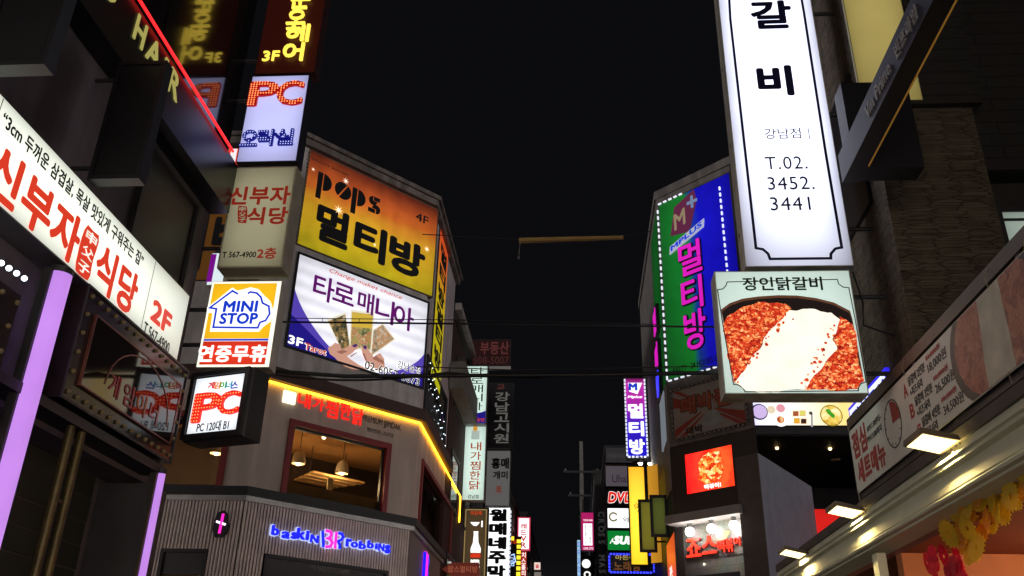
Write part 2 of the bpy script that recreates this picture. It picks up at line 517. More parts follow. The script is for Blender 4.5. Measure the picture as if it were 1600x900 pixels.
class Sign:
    """a cabinet with a face; everything on it is placed in the plane of its face"""
    def __init__(s, name, label, cat, fr, rect, depth, cab, face=None, border=.02, group=None, px=True, bevel=0, lip=.004, double=False):
        s.fr = fr
        if px:                                       # corners TL, TR, BL, BR read off the photograph onto the sign's plane
            q = [fr.uv(*p) for p in rect]
            u0, u1 = (q[0][0]+q[2][0])/2, (q[1][0]+q[3][0])/2; z1, z0 = (q[0][1]+q[1][1])/2, (q[2][1]+q[3][1])/2
        else: u0, u1, z0, z1 = rect
        s.u0, s.u1, s.z0, s.z1 = u0, u1, z0, z1
        s.o = thing(name, label, cat, fr.W((u0+u1)/2, 0, z0), fr.rot, group)
        mb = MB()
        if bevel: mb.bev(fr, u0, u1, -depth, 0, z0, z1, bevel)
        else: mb.box(fr, u0, u1, -depth, 0, z0, z1)
        mb.build('cabinet', cab, s.o)
        s.lip = lip
        if face and double: box('back_panel', face, s.o, fr, u0+border, u1-border, -depth-lip, -depth-.0005, z0+border, z1-border)
        if face: s.face = box('face_panel', face, s.o, fr, u0+border, u1-border, .0005, lip, z0+border, z1-border)
    def uv(s, *p): return s.fr.uv(*p)
    def rect(s, r):
        a, b = s.uv(r[0], r[1]), s.uv(r[2], r[3]); return a[0], b[0], b[1], a[1]
    def frac(s, a, b, c, e):                         # fractions of the face: left, right, bottom, top
        w, h = s.u1-s.u0, s.z1-s.z0; return s.u0+a*w, s.u0+b*w, s.z0+c*h, s.z0+e*h
    def T(s, t, r, m, bold=0, d=.012, th=.004, name='lettering', shear=0, frac=False, parent=None, spacing=1.0):
        q = s.frac(*r) if frac else s.rect(r)
        return text_mb(MB(), s.fr, t, *q, d, d+th, bold, shear, spacing).build(name, m, parent or s.o)
    def V(s, t, r, m, bold=0, d=.012, th=.004, gap=.12, frac=False, name='lettering'):
        u0, u1, z0, z1 = s.frac(*r) if frac else s.rect(r)
        mb = MB(); n = len(t); h = (z1-z0)/n
        for i, ch in enumerate(t):
            if ch == ' ': continue
            b = z1-(i+1)*h
            w = 0 if ch not in '-.' else (u1-u0)*.3
            text_mb(mb, s.fr, ch, u0+w, u1-w, b+h*gap/2+(h*.35 if w else 0), b+h*(1-gap/2)-(h*.35 if w else 0), d, d+th, bold)
        return mb.build(name, m, s.o)
    def P(s, pts, m, d=.008, th=.002, name='printed_shape', px=True, parent=None):
        q = [s.uv(*p) for p in pts] if px else pts
        return MB().prism(s.fr, q, d-th, d).build(name, m, parent or s.o)
    def Rc(s, r, m, d=.008, th=.002, name='printed_shape', frac=False):
        u0, u1, z0, z1 = s.frac(*r) if frac else s.rect(r)
        return box(name, m, s.o, s.fr, u0, u1, d-th, d, z0, z1)
    def rib(s, pts, w, m, d=.008, th=.003, closed=False, name='printed_outline', px=True):
        q = [s.uv(*p) for p in pts] if px else pts
        return MB().ribbon(s.fr, q, w, d-th, d, closed).build(name, m, s.o)
    def border(s, w, m, inset=0, d=.01, th=.006, name='frame'):
        a, b, c, e = s.u0+inset, s.u1-inset, s.z0+inset, s.z1-inset; mb = MB()
        mb.ribbon(s.fr, [(a+w/2, c+w/2), (b-w/2, c+w/2), (b-w/2, e-w/2), (a+w/2, e-w/2)], w, d-th, d, True)
        return mb.build(name, m, s.o)
    def edge_pts(s, inset, step):
        a, b, c, e = s.u0+inset, s.u1-inset, s.z0+inset, s.z1-inset; out = []
        nu = max(1, round((b-a)/step)); nz = max(1, round((e-c)/step))
        for i in range(nu): out += [(a+(b-a)*i/nu, c), (b-(b-a)*i/nu, e)]
        for i in range(nz): out += [(b, c+(e-c)*i/nz), (a, e-(e-c)*i/nz)]
        return out
    def led(s, u, z, w, h, d, m, name='led'):
        """one small lamp block on the face; copies share a mesh"""
        key = ('block', round(w, 3), round(h, 3), round(d, 3), m.name)
        if key not in SPH:
            me = bpy.data.meshes.new(name)
            q = [(x, y, zz) for zz in (-h/2, h/2) for y in (-d, -.002) for x in (-w/2, w/2)]
            me.from_pydata(q, [], [(0, 1, 5, 4), (3, 2, 6, 7), (2, 0, 4, 6), (1, 3, 7, 5), (4, 5, 7, 6), (2, 3, 1, 0)]); me.materials.append(m); SPH[key] = me
        o = bpy.data.objects.new(name, SPH[key]); COL.objects.link(o); o.parent = s.o
        o.location = (u-(s.u0+s.u1)/2, 0, z-s.z0)
        return o
    def dashes(s, inset, step, w, ln, m, d=.02, sides='LRTB', name='led'):
        a, b, c, e = s.u0+inset, s.u1-inset, s.z0+inset, s.z1-inset
        for sd in sides:
            if sd in 'LR':
                for i in range(int((e-c)/step)): s.led(a if sd == 'L' else b, c+(i+.2)*step+ln/2, w, ln, d, m, name)
            else:
                for i in range(int((b-a)/step)): s.led(a+(i+.2)*step+ln/2, c if sd == 'B' else e, ln, w, d, m, name)

def offset_poly(pts, d):
    n = len(pts); out = []
    a = sum(p[0]*q[1]-q[0]*p[1] for p, q in zip(pts, pts[1:]+pts[:1])); sg = 1 if a > 0 else -1
    for i in range(n):
        p, c, q = Vector(pts[i-1]), Vector(pts[i]), Vector(pts[(i+1) % n])
        t1, t2 = (c-p).normalized(), (q-c).normalized()
        n1, n2 = Vector((t1.y, -t1.x))*sg, Vector((t2.y, -t2.x))*sg
        m = (n1+n2).normalized(); k = d/max(.3, m.dot(n1)); out.append((c.x+m.x*k, c.y+m.y*k))
    return out

# ================================================================== ground
ASPH = mat('asphalt', (62, 62, 64), .8, var=.3, scale=5, bump=.3)
PAVE = brick('pavement_slabs', (120, 116, 110), (104, 100, 96), (70, 68, 66), 2, .5, .5)
struct('road', MB().add([(-400, -300, 0), (400, -300, 0), (400, 1200, 0), (-400, 1200, 0)], [(0, 1, 2, 3)]), ASPH)
struct('pavement', MB().box(FW, -4.3, -2.9, 10, -12, 0, .12), PAVE) if False else None
for x0, x1, y0, y1 in ((-4.2, -2.6, -12, 9), (2.4, 3.7, -12, 17)):
    struct('pavement', MB().plan([(x0, y0), (x1, y0), (x1, y1), (x0, y1)], .002, .12), PAVE)

# ================================================================== near left building (dark, glossy)
WALLD = mat('charcoal_render', (104, 98, 106), .75, var=.18, scale=2, bump=.15, dirt=.25)
GLOSS = mat('black_gloss_panel', (20, 17, 20), .1, var=.1, spec=.6, coat=.4)
SHUT = mat('dark_shutter', (38, 42, 38), .55, var=.15)
BRASS = mat('aged_brass', (84, 73, 42), .4, .5, var=.3, scale=8)
FN = Frame((-4, 0), 90)            # plane of its sign faces, u = y
nl = thing('corner_building', 'dark grey rendered building with black gloss panels at the left edge', 'building', (-4.25, 4, 0))
MB().plan([(-12, -12), (-4.25, -12), (-4.25, 8.62), (-12, 8.62)], 3.55, 7.1).plan(
    [(-12, -12), (-4.6, -12), (-4.6, 8.3), (-12, 8.3)], 0, 3.54).plan(
    [(-12, -12), (-4.25, -12), (-4.25, 8.62), (-12, 8.62)], 7.11, 16).build('wall', WALLD, nl)
mb = MB()
for k in range(-3, 3):
    u = 2.85+k*1.95
    mb.box(FN, u+.02, u+1.94, -.26, -.2, 7.42, 13.5)
mb.build('gloss_cladding', GLOSS, nl)
box('fascia_beam', mat('satin_black', (20, 20, 24), .28, var=.1), nl, FN, -6, 8.62, -.24, 0, 6.74, 7.385)
# window frames on the upper wall
for (a, b, c, e) in ((7.05, 8.25, 5.55, 6.62), (1.6, 3.2, 5.6, 6.6)):
    w = MB().ribbon(FN, [(a, c), (b, c), (b, e), (a, e)], .05, -.25, -.18, True).build('window_frame', DARK, nl)
    box('pane', mat('dark_pane', (30, 30, 32), .35), w, FN, a+.02, b-.02, -.25, -.22, c+.02, e-.02)
# ground floor doors and brass jambs
mb = MB()
for k in range(16):
    mb.box(FN, 4.2, 8.1, -.6, -.585-(k % 2)*.004, .1+k*.215, .1+k*.215+.205)
mb.build('roller_shutter', SHUT, nl)
box('side_pier', DARK, nl, FN, 8.2, 8.6, -.6, -.1, 0, 3.5)
for u, m_ in ((6.66, BRASS), (6.83, BRASS)):
    MB().tube([FN.W(u, -.08, 0), FN.W(u, -.08, 3.66)], .035, 10).build('door_jamb', m_, nl)
mb = MB()
for z in (.8, 1.9, 3.0): mb.box(FN, 6.66, 6.83, -.1, -.07, z, z+.03)
mb.build('jamb_bracket', BRASS, nl)
box('edge_jamb', BRASS, nl, FN, 8.14, 8.17, -.04, -.02, 0, 3.62)
# canopy soffit over the doors
box('door_canopy', BLACK, nl, FN, 3.4, 8.3, -.6, -.02, 3.6, 3.68)
tag(bulb('downlight', nl, FN, 6.4, -.4, 3.585, .035, lit('warm_downlight', (255, 214, 150), 5)), None, None)
# red neon line
n_ = MB().tube([FN.W(-1, .035, 7.41), FN.W(8.33, .035, 7.41)], .015, 10).build('neon_tube', lit('red_neon', (255, 34, 38), 2.0), None, True)
tag(n_, 'thin red neon line running along the dark beam at the upper left', 'neon light')
# raised gold letters on the beam
g = thing('fascia_lettering', 'gold raised capital letters on the black beam below the red neon line', 'sign', FN.W(6.2, 0, 7.05), FN.rot)
GOLD = lit('gold_letters', (206, 200, 112), .5)
for ch, a, b in (('N', 5.0, 5.28), ('U', 5.36, 5.62), ('H', 5.98, 6.17), ('A', 6.24, 6.5), ('I', 6.58, 6.64), ('R', 6.72, 6.95)):
    text_mb(MB(), FN, ch, a, b, 7.05, 7.33, .003, .014, .012).build('letter', GOLD, g)

# unlit black blade signs on brackets
for nm, fr, (a, b, c, e), lb in (
        ('blade_sign', Frame((0, 5.9), 0), (-3.99, -3.55, 5.46, 6.68), 'unlit black blade sign hanging under the gold letters'),
        ('blade_sign', Frame((0, 4.42), 0), (-3.99, -3.5, 5.4, 6.55), 'unlit black blade sign cut by the top left corner')):
    S = Sign(nm, lb, 'sign', fr, (a, b, c, e), .1, BLACK, mat('smoked_acrylic', (30, 31, 33), .3, var=.2, spec=.4), .05, 'unlit blade signs of the dark building', px=False)
    S.border(.035, BLACK, 0, .02, .02)
    mb = MB()
    for z in (c+.15, e-.15): mb.tube([fr.W(-4.2, -.05, z), fr.W(-3.97, -.05, z)], .02)
    mb.build('bracket', DARK, S.o)

# long white lightbox of the second floor restaurant
WH = lit('warm_white_acrylic', (246, 252, 236), 1.2, edge=.48, var=.14, vscale=1.6)
REDP = lit('red_backlit_letter', (214, 58, 34), .95)
S = Sign('lightbox_sign', 'long white lightbox with red and black lettering slanting across the left edge', 'sign', FN,
         (3.2, 8.05, 4.69, 5.42), .24, GREYM, WH, .012, px=False)
zt, zb = S.uv(160, 377)[1], S.uv(195, 491)[1]
y1, y2 = S.uv(147, 415)[0], S.uv(216, 443)[0]
w = (y2-y1)/2
text_mb(MB(), FN, '식당', y1, y2, zb, zt, .01, .013, .035).build('lettering', REDP, S.o)
y3 = S.uv(124, 372)[0]
text_mb(MB(), FN, '신부자', y3-3.25*w, y3, zb, zt, .01, .013, .035).build('lettering', REDP, S.o)
a, b = S.uv(124, 370)[0]+.03, y1-.03
MB().prism(FN, rough_poly([(a, zb+.06), (a+.02, zb), (b-.02, zb), (b, zb+.05), (b, zt-.04), (b-.02, zt+.01), (a+.03, zt+.01), (a, zt-.05)], .05, 2), .007, .009).build('stamp', REDP, S.o)
for i, ch in enumerate('申父子'):
    h = (zt-zb)/3
    text_mb(MB(), FN, ch, a+.03, b-.03, zt-(i+1)*h+.02, zt-i*h-.02, .011, .013, .01).build('stamp_character', WH, S.o)
zc = S.uv(5, 176)[1]
text_mb(MB(), FN, '“3cm 두꺼운 삼겹살, 목살 맛있게 구워주는 집”', S.uv(4, 178)[0], S.uv(221, 412)[0], 5.2, 5.34, .01, .013, .02).build('lettering', INK, S.o)
text_mb(MB(), FN, '2F', S.uv(236, 480)[0], S.uv(272, 475)[0], zb+.14, zt-.05, .01, .013, .045).build('lettering', REDP, S.o)
text_mb(MB(), FN, 'T.567-4900', S.uv(224, 506)[0], S.uv(265, 533)[0], zb-.03, zb+.085, .01, .013, .012).build('lettering', INK, S.o)

for u in (4.75, S.uv(229, 470)[0]): box('panel_seam', mat('seam_grey', (150, 152, 140), .6), S.o, FN, u-.004, u+.004, .004, .0055, 4.71, 5.4)
# marquee panel with bulbs
PCRED = lit('red_led_letter', (236, 40, 30), .9)
BULB = lit('amber_bulb', (122, 104, 70), .12)
BULBR = lit('bright_bulb', (255, 236, 190), 3.0)
S = Sign('marquee_sign', 'glossy black marquee panel edged with amber bulbs under the long white lightbox', 'sign', FN,
         [(140, 445), (291, 577), (88, 625), (270, 722)], .3, mat('bronze_gloss', (44, 34, 34), .22, var=.2, spec=.6))
u0, u1, z0, z1 = S.u0, S.u1, S.z0, S.z1
MB().ribbon(FN, [(u0+.01, z0+.01), (u1-.01, z0+.01), (u1-.01, z1-.01), (u0+.01, z1-.01)], .02, .001, .014, True).build('edge_trim', DARK, S.o)
box('mirror_panel', mat('black_mirror_glass', (30, 22, 24), .05, var=.1, spec=.5), S.o, FN, u0+.2, u1-.13, .002, .02, z0+.17, z1-.2)
MB().ribbon(FN, [(u0+.2, z0+.17), (u1-.13, z0+.17), (u1-.13, z1-.2), (u0+.2, z1-.2)], .014, .002, .026, True).build('panel_bead', mat('copper_bead', (120, 70, 56), .4, .4), S.o)
MB().ribbon(FN, [(u0+.55+.62*(1-math.cos(R(a)))+0, z0+.3+.44*math.sin(R(a))) for a in range(0, 181, 12)], .012, .0205, .026).build('arch_bead', mat('copper_bead', (120, 70, 56), .4, .4), S.o)
for i, (ch, c) in enumerate((('게', (150, 34, 30)), ('임', (150, 34, 30)), ('이', (170, 96, 40)), ('너', (150, 40, 34)))):
    text_mb(MB(), FN, ch, u0+.62+i*.26, u0+.8+i*.26, z0+.24, z0+.44, .021, .027, .01).build('letter', mat('unlit_letter_%d_%d' % (c[0], c[1]), c, .4), S.o)
for u, z in [(u0+.09+(u1-u0-.16)*i/14, zz) for i in range(15) for zz in (z0+.075, z1-.075)] + [(uu, z0+.075+(z1-z0-.15)*i/5) for i in range(1, 5) for uu in (u0+.08, u1-.065)]:
    bulb('bulb', S.o, FN, u, .012, z, .019, BULB)
# the next marquee towards the camera
S = Sign('marquee_sign', 'dark marquee panel with dim bulbs cut off by the left edge', 'sign', FN, (3.3, 5.52, 3.3, 4.23), .3, mat('bronze_gloss', (44, 34, 34)), px=False)
for i in range(12): bulb('bulb', S.o, FN, 3.45+i*.185, .012, 4.16, .019, BULB)
for i in range(4): bulb('bulb', S.o, FN, 5.46, .012, 3.4+i*.19, .019, BULB)
for i in range(7):
    p = on_x(-3.98, -34+i*12, 387+i*8)
    o = bulb('spot_lamp', None, FW, p.x, -p.y, p.z, .021, lit('cold_led', (225, 245, 255), 4))
    tag(o, 'small cold white LED spot in the row under the long white lightbox', 'lamp', 'row of white LED spots')
# lilac light columns
LIL = lit('lilac_tube', (194, 136, 232), .95, var=.26, vscale=2.2)
for (ua, ub, za, zc_, lb) in ((5.83, 6.02, .4, 4.62, 'wide glowing lilac light column under the long white lightbox'),
                              (8.19, 8.28, .4, 3.62, 'narrow glowing lilac light column at the end of the dark building')):
    mb = MB(); n = 10; c = (ua+ub)/2; r = (ub-ua)/2
    fr = FN
    o = thing('light_column', lb, 'light', fr.W(c, 0, za), fr.rot)
    MB().tube([fr.W(c, -.02, za), fr.W(c, -.02, zc_)], r*.9, 16).build('diffuser', LIL, o, True)
    MB().box(fr, ua-.015, ub+.015, -.1, -.03, za, zc_).build('back_channel', DARK, o)
    MB().lathe(fr.W(c, -.02, zc_), [(r*.95, -.02), (r*.95, .03), (.001, .03)], 16).build('end_cap', DARK, o)

# ================================================================== stack of blade signs on the end of the dark building
FB = Frame((0, 8.6), 0)
def wall_arms(S, zs, x=-4.3):
    mb = MB()
    for z in zs: mb.tube([S.fr.W(x, -.1, z), S.fr.W(S.u0+.02, -.1, z)], .025)
    mb.build('bracket', DARK, S.o)
MAR = lit('maroon_panel', (64, 22, 16), .35)
a = FB.uv(397, 118); b = FB.uv(491, 118)
S = Sign('blade_sign', 'maroon hair salon blade sign with yellow lettering, topmost of the left stack', 'sign', FB, (a[0], b[0], a[1]+.02, a[1]+2.7), .2, mat('maroon_cabinet', (52, 20, 18), .5), MAR, .01, 'blade signs stacked on the left', px=False, double=True)
YEL = lit('yellow_led_letter', (255, 222, 84), 1.3)
for ch, r in (('준', (459, -14, 484, 17)), ('오', (452, 20, 478, 41)), ('헤', (450, 43, 483, 68)), ('어', (446, 71, 474, 98))):
    S.T(ch, r, YEL, .018, .03, .03, 'letter')
S.T('3F', (413, 82, 436, 97), YEL, .02, .02, .015)
c0 = S.z1
S.T('박', (470, -85, 493, -52), YEL, .018, .03, .03, 'letter'); S.T('승', (465, -49, 489, -18), YEL, .018, .03, .03, 'letter')
wall_arms(S, (S.z0+.3, S.z0+1.6))

LILW = lit('cool_lilac_acrylic', (196, 200, 255), 1.0, edge=.35, var=.12, vscale=1.8)
S = Sign('blade_sign', 'pale lilac arcade blade sign with bulb-studded red and blue lettering', 'sign', FB, [(394, 118), (484, 118), (369, 253), (463, 253)], .22, BLACK, LILW, .012, 'blade signs stacked on the left', double=True)
BLUELED = lit('navy_channel_letter', (20, 22, 130), .7)
DRED = lit('dark_red_channel_letter', (168, 16, 14), .8)
for ch, r in (('P', (394.5, 132, 434, 168.5)), ('C', (437.5, 131, 473, 167.5))):
    L_ = S.T(ch, r, PCRED if False else DRED, .03, .03, .03, 'letter')
    q = S.rect(r)
    for u, z in led_points(FB, ch, *q, .03, .034): bulb('led', L_, FB, u, .062, z, .0095, lit('warm_led', (255, 150, 90), 1.6))
for i, (ch, r) in enumerate((('오', (380, 207, 403, 232)), ('락', (406, 206, 432, 231)), ('실', (434, 205, 459, 230)))):
    L_ = S.T(ch, r, BLUELED, .035, .03, .025, 'letter')
    q = S.rect(r)
    for u, z in led_points(FB, ch, *q, .03, .032): bulb('led', L_, FB, u, .057, z, .0068, lit('blue_white_led', (190, 200, 255), 1.3))
wall_arms(S, (S.z0+.3, S.z1-.3))

BEI = lit('dim_beige_acrylic', (176, 172, 140), .62, edge=.45, var=.2, vscale=2)
S = Sign('blade_sign', 'dim beige restaurant blade sign with dark red lettering and a small stamp', 'sign', FB, [(369, 260), (463, 261), (338, 418), (441, 418)], .3, mat('beige_cabinet', (168, 164, 140), .5, var=.2), BEI, .02, 'blade signs stacked on the left', double=True)
DR = lit('brick_red_print', (150, 44, 30), .55)
S.T('신부자', (362, 293, 452, 320), DR, .03)
S.T('식당', (389, 325, 448, 351), DR, .03)
S.P(rough_poly([(373, 322), (386, 323), (385, 349), (372, 348)], .05, 2), DR, .007)
for i, ch in enumerate('申父子'): S.T(ch, (374.5, 324+i*8.2, 384, 331+i*8.2), BEI, .01, .009, name='stamp_character')
S.T('T 567-4900', (349, 394.5, 400, 403), INK, .015)
S.T('2층', (404, 388, 431, 405), DR, .02)
wall_arms(S, (S.z0+.3, S.z1-.3))

# convenience store sign
S = Sign('blade_sign', 'yellow and red convenience store blade sign with a blue house outline', 'sign', FB, [(333, 439), (441, 440), (305, 573), (420, 575)], .2, CABW, lit('white_rim', (255, 252, 232), 1.1), .006, 'blade signs stacked on the left', double=True)
zl = S.uv(330, 531)[1]
YP = lit('yellow_acrylic', (248, 190, 30), 1.0, edge=.12, var=.06)
box('yellow_panel', YP, S.o, FB, S.u0+.03, S.u1-.05, .0045, .007, zl+.012, S.z1-.03)
BLP = lit('blue_print', (22, 62, 214), .8)
box('blue_rule', BLP, S.o, FB, S.u0+.03, S.u1-.05, .0045, .008, zl-.014, zl+.008)
box('red_panel', lit('red_acrylic', (222, 54, 30), .9, edge=.2), S.o, FB, S.u0+.03, S.u1-.05, .0045, .007, S.z0+.03, zl-.02)
k = 460/1119
Z5 = lambda pts: [(280+x*k, 230+y*k) for x, y in pts]
WP = lit('white_print', (255, 255, 250), 1.2)
S.P(Z5([(106, 612), (150, 578), (203, 535), (222, 547), (245, 542), (272, 534), (302, 541), (322, 563), (348, 588), (361, 630), (348, 664), (322, 682), (304, 702), (118, 702), (128, 632), (114, 630)]), WP, .010)
bw = .022
S.rib(Z5([(225, 560), (204, 548), (118, 612), (143, 616), (131, 686), (300, 688), (308, 668), (330, 660), (345, 635), (342, 606), (318, 594), (312, 572), (296, 556), (272, 552), (262, 558)]), bw, BLP, .014, name='house_outline')
S.T('MINI', tuple(v for p in Z5([(174, 586), (297, 628)]) for v in p), BLP, .04, .013)
S.T('STOP', tuple(v for p in Z5([(160, 632), (297, 674)]) for v in p), BLP, .04, .013)
S.T('연중무휴', tuple(v for p in Z5([(80, 754), (328, 818)]) for v in p), WP, .03)
wall_arms(S, (S.z0+.3, S.z1-.3))

# lower PC room sign, turned a little
FP = Frame((-3.98, 8.6), -17)
S = Sign('blade_sign', 'white internet cafe sign with bulb-studded red lettering in a deep black box', 'sign', FP, [(306, 592), (386, 583), (293, 680), (369.5, 670)], .02, BLACK, lit('cold_white_acrylic', (240, 248, 255), 1.25, edge=.25), .004, 'blade signs stacked on the left', double=True)
MB().bev(FP, S.u0-.06, S.u1+.07, -.3, -.021, S.z0-.07, S.z1+.07, .02).build('black_box', BLACK, S.o)
MB().ribbon(FP, [(S.u0-.03, S.z0-.035), (S.u1+.03, S.z0-.035), (S.u1+.03, S.z1+.035), (S.u0-.03, S.z1+.035)], .05, -.02, .03, True).build('frame', BLACK, S.o)
k6 = 480/1271
Z6 = lambda *p: (260+p[0]*k6, 560+p[1]*k6, 260+p[2]*k6, 560+p[3]*k6)
for i, (ch, c) in enumerate(zip('게임이너스', ((224, 40, 40), (240, 130, 30), (70, 170, 60), (40, 150, 190), (60, 60, 180)))):
    S.T(ch, Z6(178+i*24, 100-i*.5, 200+i*24, 126-i*.5), lit('print_%d_%d_%d' % c, c, .7), .03, .008, name='letter')
for ch, r in (('P', Z6(132, 152, 222, 262)), ('C', Z6(230, 144, 304, 232))):
    L_ = S.T(ch, r, PCRED, .03, .02, .03, 'letter')
    q = S.rect(r)
    for u, z in led_points(FP, ch, *q, .03, .034): bulb('led', L_, FP, u, .052, z, .007, lit('warm_led', (255, 150, 90), 1.6))
S.T('PC 120대 B1', Z6(134, 266, 258, 296), INK, .01)
MB().tube([FP.W(-.35, -.15, 4.3), FP.W(S.u0, -.15, 4.3)], .03).build('bracket', DARK, S.o)

# slivers of signs seen between the stack and the building
S = Sign('small_sign', 'small white sign in a red frame behind the lilac arcade sign', 'sign', Frame((0, 9.2), 0), [(357, 230), (374, 230), (349, 292), (366, 292)], .1, mat('red_cabinet', (190, 40, 30), .5), lit('soft_white', (240, 236, 236), 1.0), .02)
S.border(.03, lit('red_glow', (240, 60, 40), 1.0), 0, .012)
S = Sign('small_sign', 'white and purple sign edge left of the yellow convenience store sign', 'sign', Frame((0, 9.3), 0), [(331, 395), (356, 395), (322, 446), (349, 446)], .1, CABW, lit('pale_blue_white', (225, 240, 245), .9), .01)
S.Rc((0, .32, .1, .95), lit('purple_print', (130, 20, 150), .7), .01, frac=True)

# ================================================================== corner building across the side street (left)
XL = -4.0
Bp = on_x(XL, 643, 821); ZB = Bp.z
Ap = on_z(ZB, 385, 773)
Bx, By = Bp.x, Bp.y; Ax, Ay = Ap.x, Ap.y
ang = math.degrees(math.atan2(By-Ay, Bx-Ax))
FC = Frame((Ax, Ay), ang); FCL = Frame((Ax-7, Ay), 0); FCS = Frame((Bx, By), 90)
LC = math.hypot(Bx-Ax, By-Ay)
ZLED = on_x(XL, 650, 653).z
foot = [(Ax-7, Ay), (Ax, Ay), (Bx, By), (Bx, By+5), (Ax-7, By+5)]
ZTOP = FC.uv(560, 252)[1]
STUC = mat('pale_stucco', (208, 190, 176), .85, var=.08, scale=1.5, bump=.15, bscale=60, dirt=.16)
SLAT = mat('taupe_slat', (236, 218, 210), .55, var=.12, scale=4)
SLATB = mat('slat_backing', (60, 52, 48), .7)
TRIM = mat('dark_bronze_ledge', (30, 25, 24), .5)
REDF = mat('oxblood_frame', (140, 34, 32), .5, var=.15)
cb = thing('corner_building', 'pale building with a chamfered corner, red framed windows and a slatted ground floor', 'building', (Bx-3, By, 0))
MB().plan(offset_poly(foot, -.02), ZLED+.33, ZTOP-.3).build('wall', mat('painted_panel', (212, 204, 200), .7, var=.12, bump=.1, dirt=.25), cb)
pr = MB().plan(offset_poly(foot, .12), ZTOP-.3, ZTOP-.12).plan(offset_poly(foot, .2), ZTOP-.12, ZTOP).plan(offset_poly(foot, -.25), ZTOP, ZTOP+.25).build('parapet', mat('weathered_stone', (120, 112, 106), .85, var=.25, scale=2, bump=.3, dirt=.4), cb)
# first-floor ledge over the lit wall
MB().plan(offset_poly(foot, .2), ZLED+.02, ZLED+.32).build('roof_ledge', mat('red_brown_ledge', (74, 46, 36), .6, var=.2), cb)
MB().plan(offset_poly(foot, .13), ZB-.02, ZB+.16).build('ledge', TRIM, cb)
MB().plan(offset_poly(foot, .08), ZB-.13, ZB-.025).build('metal_trim', ALU, cb)
# windows of the lit floor
def win(fr, tl, br):
    a, b = fr.uv(*tl), fr.uv(*br); return (a[0], b[0], b[1], a[1])
H1 = (FC.uv(448, 700)[0], FC.uv(607, 730)[0], ZB+.17, FC.uv(611, 694)[1]-.02)
H2 = (FCL.uv(200, 700)[0], FCL.uv(352, 720)[0], ZB+.17, H1[3])
H3 = (FCS.uv(659, 720)[0], FCS.uv(702, 860)[0], ZB+.17, H1[3])
for nm, fr, ln, h in (('chamfer', FC, LC, H1), ('left', FCL, 7, H2), ('street', FCS, 5, H3)):
    MB().panel(fr, 0, ln, ZB+.16, ZLED+.02, [h], -.2, 0).build('lit_floor_wall', STUC, cb)
    w = MB().ribbon(fr, [(h[0]+.045, h[2]), (h[0]+.045, h[3]-.045), (h[1]-.045, h[3]-.045), (h[1]-.045, h[2])], .13, -.12, .05).build('window_frame', REDF, cb)
    MB().ribbon(fr, [(h[0]+.13, h[2]+.03), (h[0]+.13, h[3]-.13), (h[1]-.13, h[3]-.13), (h[1]-.13, h[2]+.03)], .05, -.14, -.06, True).build('inner_frame', BLACK, w)
    box('pane', glass('window_glass', (225, 222, 210), .8), w, fr, h[0]+.1, h[1]-.1, -.105, -.1, h[2], h[3]-.1)
# restaurant room behind the windows
zf, zc_ = ZB+.2, H1[3]+.12
CEIL = mat('warm_plaster', (205, 150, 90), .85, var=.06)
inn = offset_poly(foot, -.22)
MB().plan(inn, zc_, zc_+.05).build('room_ceiling', CEIL, cb)
MB().plan(inn, zf-.06, zf).build('room_floor', mat('dark_boards', (60, 44, 32), .6), cb)
MB().box(FC, -2.2, LC+1.5, -3.1, -3.0, zf, zc_).build('room_back_wall', mat('dark_brown_wall', (62, 46, 36), .7, var=.2), cb)
MB().box(FC, .2, LC-.2, -.5, -.21, zf, zf+.3).build('window_seat', mat('tan_wood', (150, 112, 70), .6, var=.2), cb)
MB().box(FCL, 1.5, 6.2, -3.1, -3.0, zf, zc_).build('room_back_wall', mat('tan_wall', (150, 116, 78), .7, var=.2), cb)
# slatted ground floor with openings
def slats(fr, ln, zt, zb, holes, step=.075):
    MB().panel(fr, 0, ln, zb, zt, holes, -.3, -.04).build('slat_backing', SLATB, cb)
    mb = MB(); n = int(ln/step)
    for i in range(n):
        u = i*step
        segs = [(zb, zt)]
        for h in holes:
            if h[0]-.03 < u+.03 < h[1]+.03: segs = [(h[3], zt)]
        for a, b in segs:
            if b > a: mb.box(fr, u+.012, u+.055, -.04, .01, a, b)
    return mb.build('slat_cladding', SLAT, cb)
hz = FC.uv(420, 866)[1]
D1 = (FC.uv(412, 880)[0], FC.uv(606, 880)[0], 0, hz)
D2 = (FCL.uv(249, 880)[0], FCL.uv(322, 880)[0], 0, FCL.uv(290, 858)[1])
slats(FC, LC, ZB-.13, .0, [D1]); slats(FCL, 7, ZB-.13, 0, [D2])
MB().panel(FCS, 0, 5, 0, ZB-.13, [], -.3, 0).build('side_cladding', mat('taupe_panel', (132, 120, 114), .6, var=.1), cb)
MB().plan(offset_poly(foot, -1.6), 0, ZB-.15).build('shop_back_wall', mat('warm_shop_wall', (170, 130, 84), .7, var=.2), cb)
MB().plan(offset_poly(foot, -.31), hz+.25, hz+.3).build('shop_ceiling', mat('dark_shop_ceiling', (44, 38, 36), .7), cb)
for fr, h in ((FC, D1), (FCL, D2)):
    w = MB().ribbon(fr, [(h[0]+.03, h[2]), (h[0]+.03, h[3]-.03), (h[1]-.03, h[3]-.03), (h[1]-.03, h[2])], .07, -.1, .04).build('shopfront_frame', TRIM, cb)
    box('shopfront_header', mat('dark_header', (40, 35, 34), .45), w, fr, h[0]+.06, h[1]-.06, -.12, -.02, h[3]-.5, h[3]-.06)
    box('pane', glass('window_glass'), w, fr, h[0]+.06, h[1]-.06, -.09, -.085, h[2], h[3]-.5)
